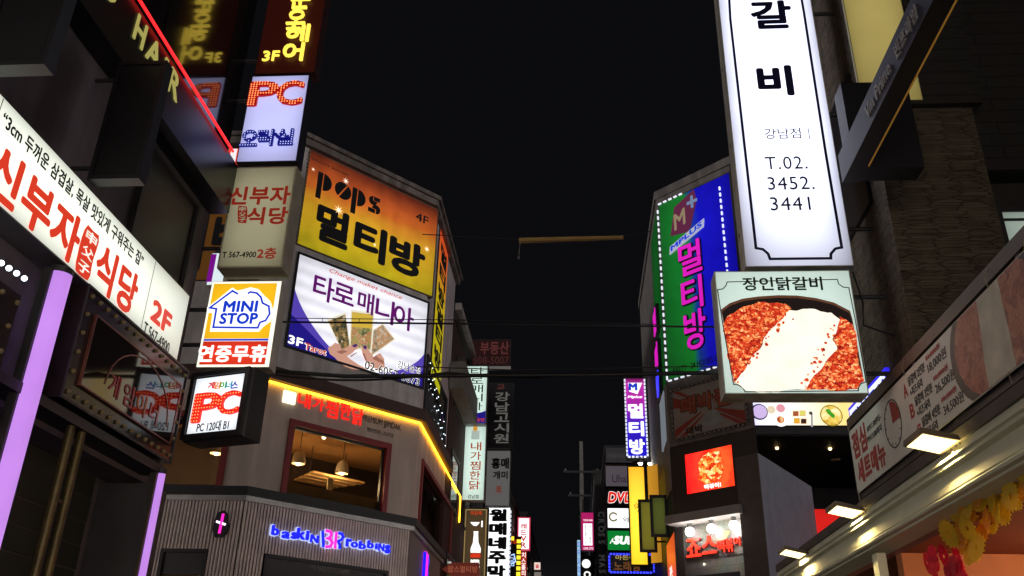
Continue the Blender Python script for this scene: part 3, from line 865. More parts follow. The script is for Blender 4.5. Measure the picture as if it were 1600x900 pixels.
text_mb(MB(), FC, 'WE MAKE PEOPLE HAPPY', FC.uv(485, 886)[0], FC.uv(547, 893)[0], FC.uv(515, 894)[1], FC.uv(515, 886)[1], -.02, -.015, .03).build('header_lettering', mat('grey_vinyl', (110, 100, 96), .5), cb)
for u in (.9, 2.6, 4.2):
    q = FC.W(u, -1.0, hz+.24)
    o = thing('ceiling_lamp', 'flush ceiling lamp inside the ice cream parlour', 'lamp', q, 0, 'ceiling lamps of the ice cream parlour')
    MB().lathe(q, [(.001, -.03), (.1, -.03), (.12, 0)], 14).build('diffuser', lit('warm_lamp', (255, 226, 170), 5), o, True)
    MB().lathe(q, [(.12, 0), (.14, .004), (.14, .012), (.1, .012)], 14).build('ring', ALU, o)
    l = bpy.data.lights.new('shop_light', 'POINT'); l.energy = 60; l.color = (1, .84, .64); l.shadow_soft_size = .15
    lo = bpy.data.objects.new('shop_light', l); COL.objects.link(lo); lo.parent = o; lo.location = (0, 0, -.3)
def pendant(p, label, s=1.0):
    o = thing('pendant_lamp', label, 'lamp', p, 0, 'pendant lamps in the upstairs restaurant')
    MB().lathe(p, [(.15, 0), (.165, .03), (.155, .13), (.13, .23), (.09, .29), (.03, .32), (.012, .33), (.012, .36)], 20).build('shade', mat('cream_enamel', (196, 180, 150), .3, var=.05), o, True)
    bulb('bulb', o, Frame((p.x, p.y), 0), 0, 0, p.z+.045, .085, lit('pendant_glow', (255, 240, 205), 5))
    MB().tube([p+Vector((0, 0, .34)), Vector((p.x, p.y, zc_))], .008, 6).build('cord', RUBBER, o)
    l = bpy.data.lights.new('pendant_light', 'POINT'); l.energy = 62*s; l.color = (1, .72, .42); l.shadow_soft_size = .1
    lo = bpy.data.objects.new('pendant_light', l); COL.objects.link(lo); lo.parent = o; lo.location = (0, 0, -.16)
def through(fr, px, py, d): 
    u, z = fr.uv(px, py, d); return fr.W(u, d, z)
pendant(through(FC, 466, 725, -.9), 'left pendant lamp in the red framed chamfer window')
pendant(through(FC, 534, 740, -1.0), 'right pendant lamp in the red framed chamfer window')
pendant(through(FCL, 338, 709, -.9), 'pendant lamp in the window behind the internet cafe sign', .7)
pendant(through(FCS, 668, 800, -1.2), 'pendant lamp in the window facing the street', .6)
bulb('ceiling_downlight', cb, FC, *[(lambda q: (q[0], -1.0, zc_-.01))(FC.uv(505, 693, -1.0))][0], .055, lit('pendant_glow', (255, 240, 205), 5))
p = through(FC, 513, 787, -.45)
o = tag(MB().box(FC, FC.uv(509, 780, -.4)[0], FC.uv(518, 780, -.4)[0], -.43, -.4, zf+.3, zf+.62).build('menu_card', mat('cream_card', (226, 206, 160), .7)), 'small cream menu card standing on the restaurant window sill', 'menu card')
o = thing('ceiling_rack', 'wooden slatted rack hanging in the upstairs restaurant', 'rack', through(FC, 510, 755, -1.9), FC.rot)
q = FC.uv(510, 752, -1.9)
mb = MB()
for i in range(4): mb.box(FC, q[0]-.75+i*.04, q[0]+.75-i*.06, -1.5-i*.3, -1.3-i*.3, q[1]-.02, q[1]+.03)
mb.build('slat', mat('light_oak', (190, 150, 96), .6, var=.2), o)
mb = MB()
for u in (-.5, .5): mb.tube([FC.W(q[0]+u, -1.9, q[1]), FC.W(q[0]+u, -1.9, zc_)], .01, 6)
mb.build('hanger', DARK, o)
# yellow LED line under the ledge
led = thing('led_line', 'yellow LED line under the ledge round the chamfered corner', 'light', (Bx, By, ZLED))
off = offset_poly(foot, .05); L0 = Vector((off[1][0], off[1][1], ZLED-.02)); L1 = Vector((off[2][0], off[2][1], ZLED-.02))
ye = on_x(XL+.05, 720, 765).y
L2 = Vector((XL+.05, ye, ZLED-.02)); L3 = Vector((XL+.05, ye, on_x(XL+.05, 717, 815).z))
MB().tube([L0, L1, L2, L3], .021, 8).build('led_tube', lit('yellow_led', (255, 178, 34), 9), led, True)
L0b, L1b, L2b = [Vector((p.x, p.y, ZLED+.0)) for p in (L0, L1, L2)]
MB().box(FC, .1, LC, .02, .09, ZLED+.005, ZLED+.018).build('channel', ALU, led)

# restaurant name over the window
RN = lit('red_neon_letter', (255, 36, 26), 1.05)
t = thing('shop_lettering', 'red glowing letters and small lamp box above the red framed window', 'sign', FC.W(FC.uv(500, 640)[0], 0, FC.uv(500, 640)[1]), FC.rot)
for ch, q_ in zip('내가찜한닭', ((465, 614, 485, 637), (488, 622, 506, 642), (508, 626, 528, 653), (531, 628, 548, 656), (550, 638, 567, 664))):
    u0, u1, z0, z1 = mid_rect(FC, *q_)
    text_mb(MB(), FC, ch, u0, u1, z0, z1, .01, .03, .012).build('letter', RN, t)
a = FC.uv(443, 610); b = FC.uv(459, 633)
MB().bev(FC, a[0], b[0], .005, .08, b[1], a[1], .02).build('lamp_box', lit('cream_lamp_box', (255, 244, 214), 1.6), t)
MB().prism(FC, disc(((a[0]+b[0])/2+.01, a[1]+.05), .07, 12), .01, .06).build('lamp_knob', lit('amber_knob', (255, 200, 60), 1.2), t)
a, b = FC.uv(567, 650), FC.uv(626, 673)
text_mb(MB(), FC, 'PREMIUM JJIMDAK', a[0], b[0], b[1]-.05, b[1]+.16, .005, .012, .0).build('subtitle', mat('grey_letter', (70, 62, 58), .5), t)
a, b = FC.uv(573, 671), FC.uv(614, 684)
text_mb(MB(), FC, '찜닭전문점 | 강남역점', a[0], b[0], b[1]-.02, b[1]+.1, .005, .01, .0).build('subtitle', mat('grey_letter', (70, 62, 58)), t)

# ice cream parlour lettering
BRB = lit('blue_glow_letter', (22, 30, 255), 1.3); BRP = lit('pink_glow_letter', (255, 40, 190), 1.3); HALO = lit('white_halo', (190, 205, 255), 1.0)
t = thing('shop_lettering', 'blue and pink glowing ice cream parlour letters on the slatted wall', 'sign', FC.W(FC.uv(515, 845)[0], 0, FC.uv(515, 845)[1]), FC.rot)
kb = .2
ZB5 = lambda x, y: FC.uv(380+x*kb, 790+y*kb)
for ch, a, b, c, e, dz in (('b', 212, 148, 268, 246, 0), ('a', 288, 196, 352, 270, 0), ('s', 362, 200, 412, 274, 0), ('k', 408, 170, 472, 276, 0), ('i', 478, 190, 502, 282, 0), ('N', 512, 222, 576, 302, 0),
                           ('r', 790, 252, 834, 334, 0), ('o', 828, 276, 884, 340, 0), ('b', 890, 274, 946, 352, 0), ('b', 956, 268, 1008, 346, 0), ('i', 1016, 288, 1038, 352, 0), ('N', 1042, 292, 1090, 366, 0), ('s', 1094, 300, 1136, 386, 0)):
    xc = (a+c)/2; u0, u1 = ZB5(a, b)[0], ZB5(c, e)[0]; z1, z0 = ZB5(xc, b+4)[1], ZB5(xc, e-4)[1]
    text_mb(MB(), FC, ch, u0-.004, u1+.004, z0-.004, z1+.004, .012, .05, .065).build('halo', HALO, t)
    text_mb(MB(), FC, ch, u0+.012, u1-.012, z0+.012, z1-.012, .052, .08, .045).build('letter', BRB, t)
def seg(pts, m, w=.055):
    P = [ZB5(*p) for p in pts]
    MB().ribbon(FC, P, w+.024, .012, .05).build('halo', HALO, t)
    MB().ribbon(FC, P, w, .052, .08).build('letter', m, t)
seg([(608, 200), (614, 326)], BRB)
seg([(632, 198), (668, 206), (678, 230), (662, 252), (644, 258), (668, 266), (684, 292), (668, 322), (630, 324)], BRP, .06)
seg([(716, 208), (704, 338)], BRP)
seg([(730, 218), (756, 222), (768, 246), (754, 270), (728, 280), (742, 310), (740, 340)], BRB, .055)
# second logo on the street side and a round emblem on the left
fr = FCS
q = fr.uv(661, 884)
t = thing('logo_sign', 'small blue and pink glowing logo on the street side of the slatted wall', 'sign', fr.W(q[0], 0, q[1]), fr.rot)
for dx, m_, pts in ((0, BRB, [(-.16, .26), (-.16, -.26)]), (0, BRP, [(-.1, .26), (.02, .2), (.02, .05), (-.08, 0), (.03, -.06), (.03, -.22), (-.1, -.26)]), (0, BRP, [(.12, .26), (.12, -.26)]), (0, BRB, [(.17, .24), (.27, .12), (.17, 0), (.28, -.26)])):
    MB().ribbon(fr, [(q[0]+a*1.2, q[1]+b*1.2) for a, b in pts], .07, .03, .1).build('letter', m_, t)
q = FCL.uv(347, 819)
t = thing('emblem_sign', 'dark rounded emblem with a small glowing pink spoon on the left of the slats', 'sign', FCL.W(q[0], 0, q[1]), 0)
MB().prism(FCL, [(q[0]+a*.011, q[1]+b*.0125) for a, b in ((-14, 6), (-10, 18), (2, 22), (10, 16), (12, 4), (16, -2), (14, -16), (4, -22), (-8, -22), (-15, -10))], .012, .06).build('backing', BLACK, t)
MB().ribbon(FCL, [(q[0]+.02, q[1]+.2), (q[0], q[1]-.2)], .045, .061, .09).build('spoon', BRP, t)
MB().ribbon(FCL, [(q[0]-.1, q[1]+.04), (q[0]+.1, q[1]-.02)], .04, .0615, .088).build('bar', lit('white_led_letter', (255, 240, 250), 2), t)

# ---- the two big lightboxes of the chamfer
ORG = ramp_lit('orange_to_yellow_print', [(0, (206, 186, 30)), (.45, (220, 166, 40)), (.66, (206, 104, 40)), (.84, (172, 76, 36)), (1, (104, 42, 26))], .72, 'Z', edge=.3, var=.45, noise=.22, nscale=.9)
S = Sign('lightbox_sign', 'orange and yellow lightbox with big black lettering at the top of the chamfered corner', 'sign', FC, [(486, 232), (690, 330), (460, 385), (672, 460)], .16, mat('rusty_cabinet', (96, 78, 60), .7, var=.3), ORG, .04)
k5 = lambda *p: tuple(v for a in Z5([(p[0], p[1]), (p[2], p[3])]) for v in a)
S.T('MULTY ROOM', k5(505, 40, 642, 112), DARK, .0)
# stencilled word of split discs and stems
def stencil(u, z, h, kind):
    r = h*.5; mb = MB(); g_ = h*.05
    if kind == 'p':
        mb.prism(FC, [(u, z-h*.55), (u+h*.3, z-h*.55), (u+h*.3, z+h), (u, z+h)], .008, .012)
        mb.prism(FC, disc((u+h*.36, z+h*.5), r, 16, -90, 90), .008, .012)
    if kind == 'o':
        mb.prism(FC, disc((u+r-g_*.7, z+h*.5+g_*.4), r*.95, 16, 60, 240), .008, .012)
        mb.prism(FC, disc((u+r+g_*.7, z+h*.5-g_*.4), r*.95, 16, -120, 60), .008, .012)
    if kind == 's':
        q_ = h*.27
        mb.prism(FC, disc((u+q_, z+h-q_), q_, 14, 90, 360)+[(u+q_, z+h-q_)], .008, .012)
        mb.prism(FC, [(u+q_*1.15, z+h-q_*.9), (u+q_*2.6, z+h-q_*.9), (u+q_*2.6, z+h), (u+q_*1.15, z+h)], .008, .012)
        mb.prism(FC, disc((u+q_*1.9, z+q_), q_, 14, -90, 180)+[(u+q_*1.9, z+q_)], .008, .012)
        mb.prism(FC, [(u+.0, z), (u+q_*1.7, z), (u+q_*1.7, z+q_*.9), (u+.0, z+q_*.9)], .008, .012)
    mb.build('letter', INK, S.o)
a = S.uv(*Z5([(528, 100)])[0]); b = S.uv(*Z5([(774, 250)])[0]); hh = (b[0]-a[0])/4.15
zz = S.uv(*Z5([(545, 165)])[0])[1]
for i, kd in enumerate('pops'): stencil(a[0]+i*hh*1.06, zz, hh, kd)
S.T('4F', k5(900, 246, 945, 297), INK, .015)
yt, yb = S.uv(*Z5([(540, 212)])[0])[1], S.uv(*Z5([(560, 365)])[0])[1]
for ch, (l, r_) in zip('멀티방', ((516, 636), (668, 785), (805, 936))):
    ul, ur = S.uv(*Z5([(l, 300)])[0])[0], S.uv(*Z5([(r_, 400)])[0])[0]
    text_mb(MB(), FC, ch, ul, ur, yb, yt, .008, .014, .045).build('lettering', INK, S.o)
ST = lit('white_star', (255, 246, 220), 1.6)
for c, r_ in (((632, 130), .11), ((605, 240), .15), ((508, 85), .06), ((940, 388), .1), ((742, 372), .06)):
    q = S.uv(*Z5([c])[0]); mb = MB()
    for an in (10, 55, 100, 145):
        dx, dz = math.cos(R(an))*r_, math.sin(R(an))*r_
        mb.prism(FC, [(q[0]-dx, q[1]-dz), (q[0]+dz*.07, q[1]-dx*.07), (q[0]+dx, q[1]+dz), (q[0]-dz*.07, q[1]+dx*.07)], .016+an*.00002, .017+an*.00002)
    mb.build('printed_star', ST, S.o)
for i in range(46):
    pass
S.dashes(.0, .11, .05, .05, mat('grey_bulb', (130, 120, 100), .4), .03, 'L', 'bulb')

TW = lit('tarot_white_acrylic', (240, 240, 250), 1.15, edge=.22, var=.1, tubes=.1)
S = Sign('lightbox_sign', 'white fortune teller lightbox with fanned cards printed above purple corners', 'sign', FC, [(466, 396), (670, 470), (443, 545), (662, 605)], .16, DARK, TW, .03)
PUR, VIO = lit('violet_print', (92, 72, 190), .75), lit('deep_blue_print', (36, 26, 140), .75)
U = lambda a, b: (S.u0+(S.u1-S.u0)*a, S.z0+(S.z1-S.z0)*b)
def curve(*p, n=14):
    out = []
    for i in range(n+1):
        t_ = i/n; q = [Vector(v) for v in p]
        while len(q) > 1: q = [x*(1-t_)+y*t_ for x, y in zip(q, q[1:])]
        out.append((q[0].x, q[0].y))
    return out
S.P([U(.008, .012), *curve(U(.008, .62), U(.1, .28), U(.42, .012))][:], PUR, .007, px=False)
S.P([U(.009, .013), *curve(U(.009, .34), U(.16, .2), U(.36, .013))], VIO, .010, px=False)
S.P([U(.992, .012), *curve(U(.992, .4), U(.9, .14), U(.62, .012))], PUR, .007, px=False)
S.P([U(.991, .013), *curve(U(.991, .2), U(.9, .1), U(.68, .013))], VIO, .010, px=False)
S.T('Change makes chance', k5(571, 460, 845, 584), lit('orange_red_print', (214, 70, 30), .7), .0, shear=.25)
PL_ = lit('plum_print', (112, 24, 120), .6)
zt_, zb_ = S.uv(*Z5([(520, 478)])[0])[1], S.uv(*Z5([(560, 590)])[0])[1]
for ch, (l, r_), dz in zip('타로매니아', ((507, 578), (585, 658), (682, 735), (752, 815), (822, 892)), (0, .08, .05, .0, 0)):
    ul, ur = S.uv(*Z5([(l, 540)])[0])[0], S.uv(*Z5([(r_, 640)])[0])[0]
    text_mb(MB(), FC, ch, ul, ur, zb_+dz*1.5, zt_-dz*.3, .011, .015, .018).build('lettering', PL_, S.o)
S.T('3F', k5(416, 712, 467, 762), WP, .03)
S.T('Tarot', k5(476, 742, 558, 795), WP, .07, .011); S.T('Tarot', k5(478, 743, 556, 794), lit('orange_red_print', (214, 70, 30)), .03, .0165)
S.T('02-6052-0073', k5(705, 810, 912, 908), WP, .05, .011); S.T('02-6052-0073', k5(706, 811, 911, 907), INK, .012, .0165)
S.T('강남본점', k5(829, 809, 915, 868), WP, .05, .011); S.T('강남본점', k5(830, 810, 914, 867), INK, .01, .0165)
# fanned cards and the hands that hold them, printed
kt = 180/1080
Z7 = lambda pts: [(500+x*kt, 470+y*kt) for x, y in pts]
CARD = [food('printed_card_%d' % i, st, .6, 9, emit=True) for i, st in enumerate((
    [(.1, (40, 44, 36)), (.4, (110, 104, 70)), (.6, (196, 150, 80)), (.8, (220, 214, 190))],
    [(.1, (70, 90, 60)), (.4, (190, 180, 110)), (.6, (200, 130, 80)), (.85, (226, 220, 180))],
    [(.1, (90, 70, 50)), (.4, (190, 170, 140)), (.6, (210, 150, 90)), (.85, (232, 228, 214))]))]
for i, c in enumerate(([(75, 190), (235, 130), (275, 420), (205, 465)], [(298, 105), (495, 130), (470, 460), (285, 430)], [(500, 280), (585, 225), (690, 360), (480, 510)])):
    g_ = [Vector(p) for p in c]; m_ = sum(g_, Vector((0, 0)))/4
    S.P(Z7([tuple(m_+(p-m_)*1.13) for p in g_]), lit('cream_print', (236, 228, 206), .9), .0085+i*.0012, .0008, 'printed_card_edge')
    S.P(Z7(c), CARD[i], .0092+i*.0012, .0006, 'printed_card')
S.P(Z7([(300, 108), (492, 132), (486, 262), (294, 245)]), lit('gold_print', (220, 186, 70), .8), .0112, .0004, 'printed_card')
SK, SK2, NAIL = lit('skin_print', (214, 160, 138), .8), lit('skin_shade_print', (176, 116, 98), .7), lit('nail_print', (84, 50, 110), .8)
hand = [
    (SK, [(72, 440), (140, 392), (190, 420), (200, 460), (330, 402), (362, 420), (350, 450), (300, 490), (250, 520), (300, 560), (440, 640), (430, 660), (300, 640), (180, 585), (90, 500)]),
    (SK, [(388, 436), (420, 415), (442, 430), (480, 500), (530, 560), (590, 560), (606, 620), (560, 655), (450, 610), (420, 560), (395, 500)]),
    (SK2, [(490, 540), (545, 500), (590, 540), (605, 600), (560, 580), (520, 560)]),
    (SK2, [(150, 480), (215, 462), (260, 480), (200, 500)]),
    (SK, [(520, 510), (560, 490), (600, 545), (600, 570), (560, 545)]),
    (SK2, [(398, 500), (412, 490), (440, 570), (424, 566)]),
    (SK2, [(280, 520), (310, 500), (352, 478), (330, 500), (290, 528)]),
    (NAIL, [(300, 415), (335, 402), (352, 418), (330, 440), (306, 436)]), (NAIL, [(400, 425), (425, 416), (438, 440), (420, 460), (405, 446)])]
for i, (m_, pts) in enumerate(hand):
    S.P(Z7(rough_poly(pts, .06, 1)), m_, .0128+i*.0003, .0003, 'printed_hand')
S.border(.06, BLACK, -.01, .02, .02)

# vertical sign on the street side
YV = ramp_lit('red_to_yellow_print', [(0, (196, 196, 20)), (.55, (206, 176, 28)), (.78, (224, 110, 40)), (1, (214, 60, 34))], .62, 'Z')
a, b = FCS.uv(689, 345), FCS.uv(687, 618)
S = Sign('lightbox_sign', 'tall yellow and orange lightbox turned to the street on the chamfered building', 'sign', FCS, (a[0], b[0], b[1], a[1]), .15, DARK, YV, .03, px=False)
S.V('멀티방멀티방', (.15, .85, .1, .9), INK, .05, .008, frac=True)
MB().panel(FCS, S.u0-.1, S.u1+.1, S.z0-.08, S.z1+.08, [(S.u0-.001, S.u1+.001, S.z0-.001, S.z1+.001)], -.16, -.02).build('frame', mat('grey_frame', (120, 116, 112), .6), S.o)
# dim sign on the left face of the corner building, seen under the beige blade
u0_ = 7-5.2
S = Sign('lightbox_sign', 'dim orange sign behind the gap between the beige and yellow blade signs', 'sign', FCL, (7-4.6, 7-.5, FCL.uv(400, 438)[1], FCL.uv(400, 300)[1]), .12, DARK, lit('dim_orange_panel', (104, 66, 26), .5), .03, px=False)
S.T('멀티방', (.2, .9, .1, .75), INK, .04, frac=True)
# dark recess with a string of tiny lights on the street side
a, b = FCS.uv(676, 560), FCS.uv(700, 690)
a = (FCS.uv(672, 660)[0]+.3, 0)
w0, w1, wz0, wz1 = .55, 4.4, ZLED+.3, ZLED+2.1
o = MB().panel(FCS, w0, w1, wz0, wz1, [(w0+.08, w1-.08, wz0+.08, wz1-.08)], -.1, .04).build('balcony_frame', DARK, cb)
box('pane', GLOSS, o, FCS, w0+.08, w1-.08, -.08, -.01, wz0+.08, wz1-.08)
mb = MB()
for i in range(12): mb.box(FCS, w0+.2+i*.3, w0+.23+i*.3, .02, .05, wz0+.08, wz1-.8)
mb.build('balcony_bars', GREYM, cb)
fl = thing('string_lights', 'string of tiny cold lights in the dark balcony on the street side', 'lights', FCS.W(w0, .06, wz1), FCS.rot)
pts = []
for i in range(26):
    u = w0+.15+i*.14; z = wz1-.15-.07*i*.6-.25*(i % 3)+random.uniform(-.1, .1)
    pts.append(FCS.W(u, .07, z)); bulb('tiny_bulb', fl, FCS, u, .07, z, .013, lit('cold_led', (225, 245, 255), 4))
MB().tube(pts, .006, 5).build('wire', RUBBER, fl)

# ================================================================== near right restaurant building
FR = Frame((3.6, 0), -90)            # its street side; u = -y
def ledge_stone(name, c1, c2):
    m, n, p, L = nodes_of(name)
    tc = n.nodes.new('ShaderNodeTexCoord'); mp = n.nodes.new('ShaderNodeMapping'); mp.inputs['Scale'].default_value = (3.0, 3.0, 24)
    L.new(tc.outputs['Object'], mp.inputs[0])
    def vor(f):
        v = n.nodes.new('ShaderNodeTexVoronoi'); v.feature = f; v.inputs['Scale'].default_value = 1; v.inputs['Randomness'].default_value = .55
        L.new(mp.outputs[0], v.inputs['Vector']); return v
    v = vor('F1'); e = vor('DISTANCE_TO_EDGE')
    s = n.nodes.new('ShaderNodeSeparateColor'); L.new(v.outputs['Color'], s.inputs[0])
    z = n.nodes.new('ShaderNodeTexNoise'); z.inputs['Scale'].default_value = 9; z.inputs['Detail'].default_value = 8
    L.new(tc.outputs['Object'], z.inputs['Vector'])
    a = n.nodes.new('ShaderNodeMath'); a.operation = 'MULTIPLY_ADD'; a.inputs[1].default_value = .5
    L.new(s.outputs[0], a.inputs[0]); L.new(z.outputs['Fac'], a.inputs[2])
    q = n.nodes.new('ShaderNodeValToRGB'); q.color_ramp.elements[0].position = .35; q.color_ramp.elements[1].position = 1.1 - .1
    q.color_ramp.elements[0].color = (*lin(c1), 1); q.color_ramp.elements[1].color = (*lin(c2), 1)
    L.new(a.outputs[0], q.inputs[0])
    k = n.nodes.new('ShaderNodeValToRGB'); k.color_ramp.elements[0].color = (.6, .58, .56, 1); k.color_ramp.elements[1].position = .07
    L.new(e.outputs['Distance'], k.inputs[0])
    x = n.nodes.new('ShaderNodeMix'); x.data_type = 'RGBA'; x.blend_type = 'MULTIPLY'; x.inputs[0].default_value = 1
    L.new(q.outputs[0], x.inputs[6]); L.new(k.outputs[0], x.inputs[7]); L.new(x.outputs[2], p.inputs['Base Color'])
    p.inputs['Roughness'].default_value = .85; p.inputs['Specular IOR Level'].default_value = .2
    h = n.nodes.new('ShaderNodeMath'); h.operation = 'MULTIPLY_ADD'; h.inputs[1].default_value = .6
    L.new(s.outputs[1], h.inputs[0])
    h2 = n.nodes.new('ShaderNodeMath'); h2.operation = 'MULTIPLY_ADD'; h2.inputs[1].default_value = .4
    L.new(z.outputs['Fac'], h2.inputs[0]); L.new(k.outputs[0], h2.inputs[2]); L.new(h2.outputs[0], h.inputs[2])
    b = n.nodes.new('ShaderNodeBump'); b.inputs['Strength'].default_value = .8; b.inputs['Distance'].default_value = .05
    L.new(h.outputs[0], b.inputs['Height']); L.new(b.outputs[0], p.inputs['Normal'])
    return m
STONE = ledge_stone('split_stone', (78, 69, 57), (104, 94, 79))
CREAM = mat('cream_moulding', (226, 228, 204), .8, var=.04, scale=3, spec=.15, dirt=.07)
DWALL = brick('dark_clapboard', (52, 49, 46), (49, 46, 43), (28, 27, 26), 1.2, 6, .22, .7, .5, .02)
rb = thing('restaurant_building', 'cream corniced restaurant with a stone pier and dark terrace at the right edge', 'building', (3.7, 4, 0))
# cornice: a moulding run along the street
prof = [(-.09, 4.14), (-.06, 4.13), (-.06, 4.02), (-.045, 3.965), (-.01, 3.925), (.045, 3.9), (.06, 3.89), (.06, 3.872), (.03, 3.862), (.022, 3.85), (.035, 3.838), (.035, 3.822), (.0, 3.812), (-.03, 3.806), (-.035, 3.64), (-.045, 3.632), (-.045, 3.62), (-.015, 3.612), (-.01, 3.6), (-.02, 3.575), (-.07, 3.565), (-.075, 3.545), (-.16, 3.53), (-.3, 3.5), (-.3, 4.14)]
mb = MB(); n = len(prof)
# front line d: 0.06 sticks out towards the street
for u in (-17.2, 4): mb.v += [FR.W(u, d, z) for d, z in prof]
for i in range(n): mb.f.append([i, (i+1) % n, n+(i+1) % n, n+i]); mb.mi.append(0)
mb.f.append(list(range(n))); mb.mi.append(0); mb.f.append(list(range(2*n-1, n-1, -1))); mb.mi.append(0)
mb.build('cornice', CREAM, rb)
MB().plan([(3.62, -4), (9, -4), (9, 17.1), (3.62, 17.1)], 4.02, 4.135).build('terrace_floor', mat('terrace_concrete', (92, 86, 80), .8, var=.2), rb)
# ground floor: piers, warm room
WARM = mat('terracotta_paint', (196, 120, 76), .75, var=.08)
MB().plan([(3.9, 14.6), (9, 14.6), (9, 17), (3.66, 17), (3.66, 14.6)], 0, 3.45).build('end_wall', CREAM, rb)
box('arch_pier', CREAM, rb, FR, -11.75, -11.55, -.2, -.09, 0, 3.48)
MB().plan([(3.9, -4), (9, -4), (9, 14.6), (3.9, 14.6)], 3.44, 3.5).build('room_ceiling', mat('room_ceiling_paint', (150, 84, 60), .8, var=.1), rb)
MB().plan([(8, -4), (8.2, -4), (8.2, 14.6), (8, 14.6)], 0, 3.44).build('room_back_wall', WARM, rb)
MB().plan([(3.9, 11.3), (8, 11.3), (8, 11.5), (3.9, 11.5)], 0, 3.44).build('room_side_wall', WARM, rb)
for i, (x, y) in enumerate(((5.2, 7.9), (5.6, 9.8), (6.8, 8.0), (5.0, 5.5), (6.5, 5.5))):
    o = thing('ceiling_lamp', 'round ceiling lamp glowing in the warm room behind the garland', 'lamp', (x, y, 3.43), 0, 'ceiling lamps of the warm room')
    MB().lathe((x, y, 3.43), [(.001, -.03), (.1, -.03), (.12, 0)], 16).build('diffuser', lit('warm_lamp', (255, 226, 170), 5), o, True)
    MB().lathe((x, y, 3.43), [(.12, 0), (.14, .004), (.14, .012), (.1, .012)], 16).build('ring', CREAM, o)
    l = bpy.data.lights.new('room_light', 'POINT'); l.energy = 34; l.color = (1, .7, .4); l.shadow_soft_size = .12
    lo = bpy.data.objects.new('room_light', l); COL.objects.link(lo); lo.parent = o; lo.location = (0, 0, -.18)
# upper walls
MB().plan([(3.8, 9.5), (5.05, 9.5), (5.05, 11.8), (3.8, 11.8)], 4.14, 14).build('stone_pier', STONE, rb)
MB().plan([(5.051, 9.75), (9, 9.75), (9, 11.5), (5.051, 11.5)], 7.88, 14).build('upper_wall', DWALL, rb)
MB().plan([(4.1, 9.4), (5.15, 9.4), (5.15, 9.495), (4.1, 9.495)], 8.67, 14).build('upper_cladding', DWALL, rb)
MB().plan([(5.06, 10.05), (9, 10.05), (9, 11.5), (5.06, 11.5)], 4.14, 7.87).build('recess_wall', mat('dark_recess', (46, 43, 40), .7, var=.2), rb)
MB().plan([(6.9, -4), (7.1, -4), (7.1, 9.74), (6.9, 9.74)], 4.14, 14).build('terrace_side_wall', DWALL, rb)
box('dark_shutter', BLACK, rb, FR, -11.3, -9.95, -.2, -.15, 7.56, 9.62)
FY = Frame((0, 10.05), 0)
a, b = FY.uv(1558, 330), FY.uv(1625, 392)
w = MB().ribbon(FY, [(a[0], b[1]), (b[0]+.4, b[1]), (b[0]+.4, a[1]), (a[0], a[1])], .06, .0, .05, True).build('window', DARK, rb)
box('pane', lit('dim_lit_window', (186, 204, 190), .55, edge=.3), w, FY, a[0]+.03, b[0]+.37, .005, .02, b[1]+.03, a[1]-.03)
mb = MB()
for u in (a[0]+.5, a[0]+1.0): mb.box(FY, u-.02, u+.02, .02, .045, b[1]+.03, a[1]-.03)
mb.box(FY, a[0]+.03, b[0]+.37, .02, .044, a[1]-.16, a[1]-.13)
mb.build('glazing_bar', DARK, w)
# terrace rail and its posts
rl = thing('terrace_rail', 'dark steel rail on posts above the menu banner', 'railing', FR.W(-6, -.06, 4.14), FR.rot)
box('top_rail', mat('brown_steel', (92, 80, 70), .5, .2, var=.2), rl, FR, -11.75, 4, -.16, -.02, 5.1, 5.24)
MB().box(FR, -11.75, 4, -.1, -.04, 4.16, 4.24).build('bottom_rail', DARK, rl)
for u in (-11.7, -9.2, -6.7, -4.2, -1.7): box('post', DARK, rl, FR, u-.04, u+.04, -.12, -.03, 4.14, 5.1)
MB().box(FR, -11.7, 4, -.11, -.09, 4.24, 5.1).build('infill', mat('brown_infill', (70, 60, 52), .7), rl)
# yellow panel and the beam of the canopy
a = FW.p
FYp = Frame((0, 9.39), 0)
S = Sign('wall_sign', 'large plain pale yellow panel in the upper right above the dark beam', 'sign', FYp, (FYp.uv(1328, 60)[0], FYp.uv(1408, 0)[0], 8.72, 12.6), .05, mat('yellow_cabinet', (150, 140, 90), .6), lit('pale_yellow_panel', (196, 178, 104), .62, edge=.35, var=.12), .01, px=False)
FV = Frame((3.0, 0), -90)
BEAM = mat('slate_beam', (70, 73, 92), .45, var=.15)
S = Sign('canopy_sign', 'slate grey canopy beam with pale lettering slanting down at the upper right', 'sign', FV, (-8.63, 2, 7.03, 7.39), .2, BLACK, BEAM, .0, px=False)
LTR = mat('pale_metal_letter', (176, 174, 170), .4, .3)
a, b = S.uv(1357, 170)[0], S.uv(1394, 118)[0]
text_mb(MB(), FV, 'Vin Prime', a-.05, b+.02, 7.12, 7.28, .005, .02, .01).build('lettering', LTR, S.o)
a, b = S.uv(1402, 88)[0], S.uv(1434, 20)[0]
text_mb(MB(), FV, '빈프라임', a, b, 7.11, 7.28, .005, .02, .01, spacing=1.15).build('lettering', LTR, S.o)
MB().plan([(3.06, 8.35), (3.8, 8.35), (3.8, 8.62), (3.06, 8.62)], 7.04, 8.2).build('bracket_box', BLACK, S.o)
MB().tube([(3.19, -2, 7.035), (3.19, 8.3, 7.035)], .012, 6).build('light_trim', lit('dim_amber_trim', (150, 104, 40), .5), S.o)
for y in (-1, 3, 6.5): pass


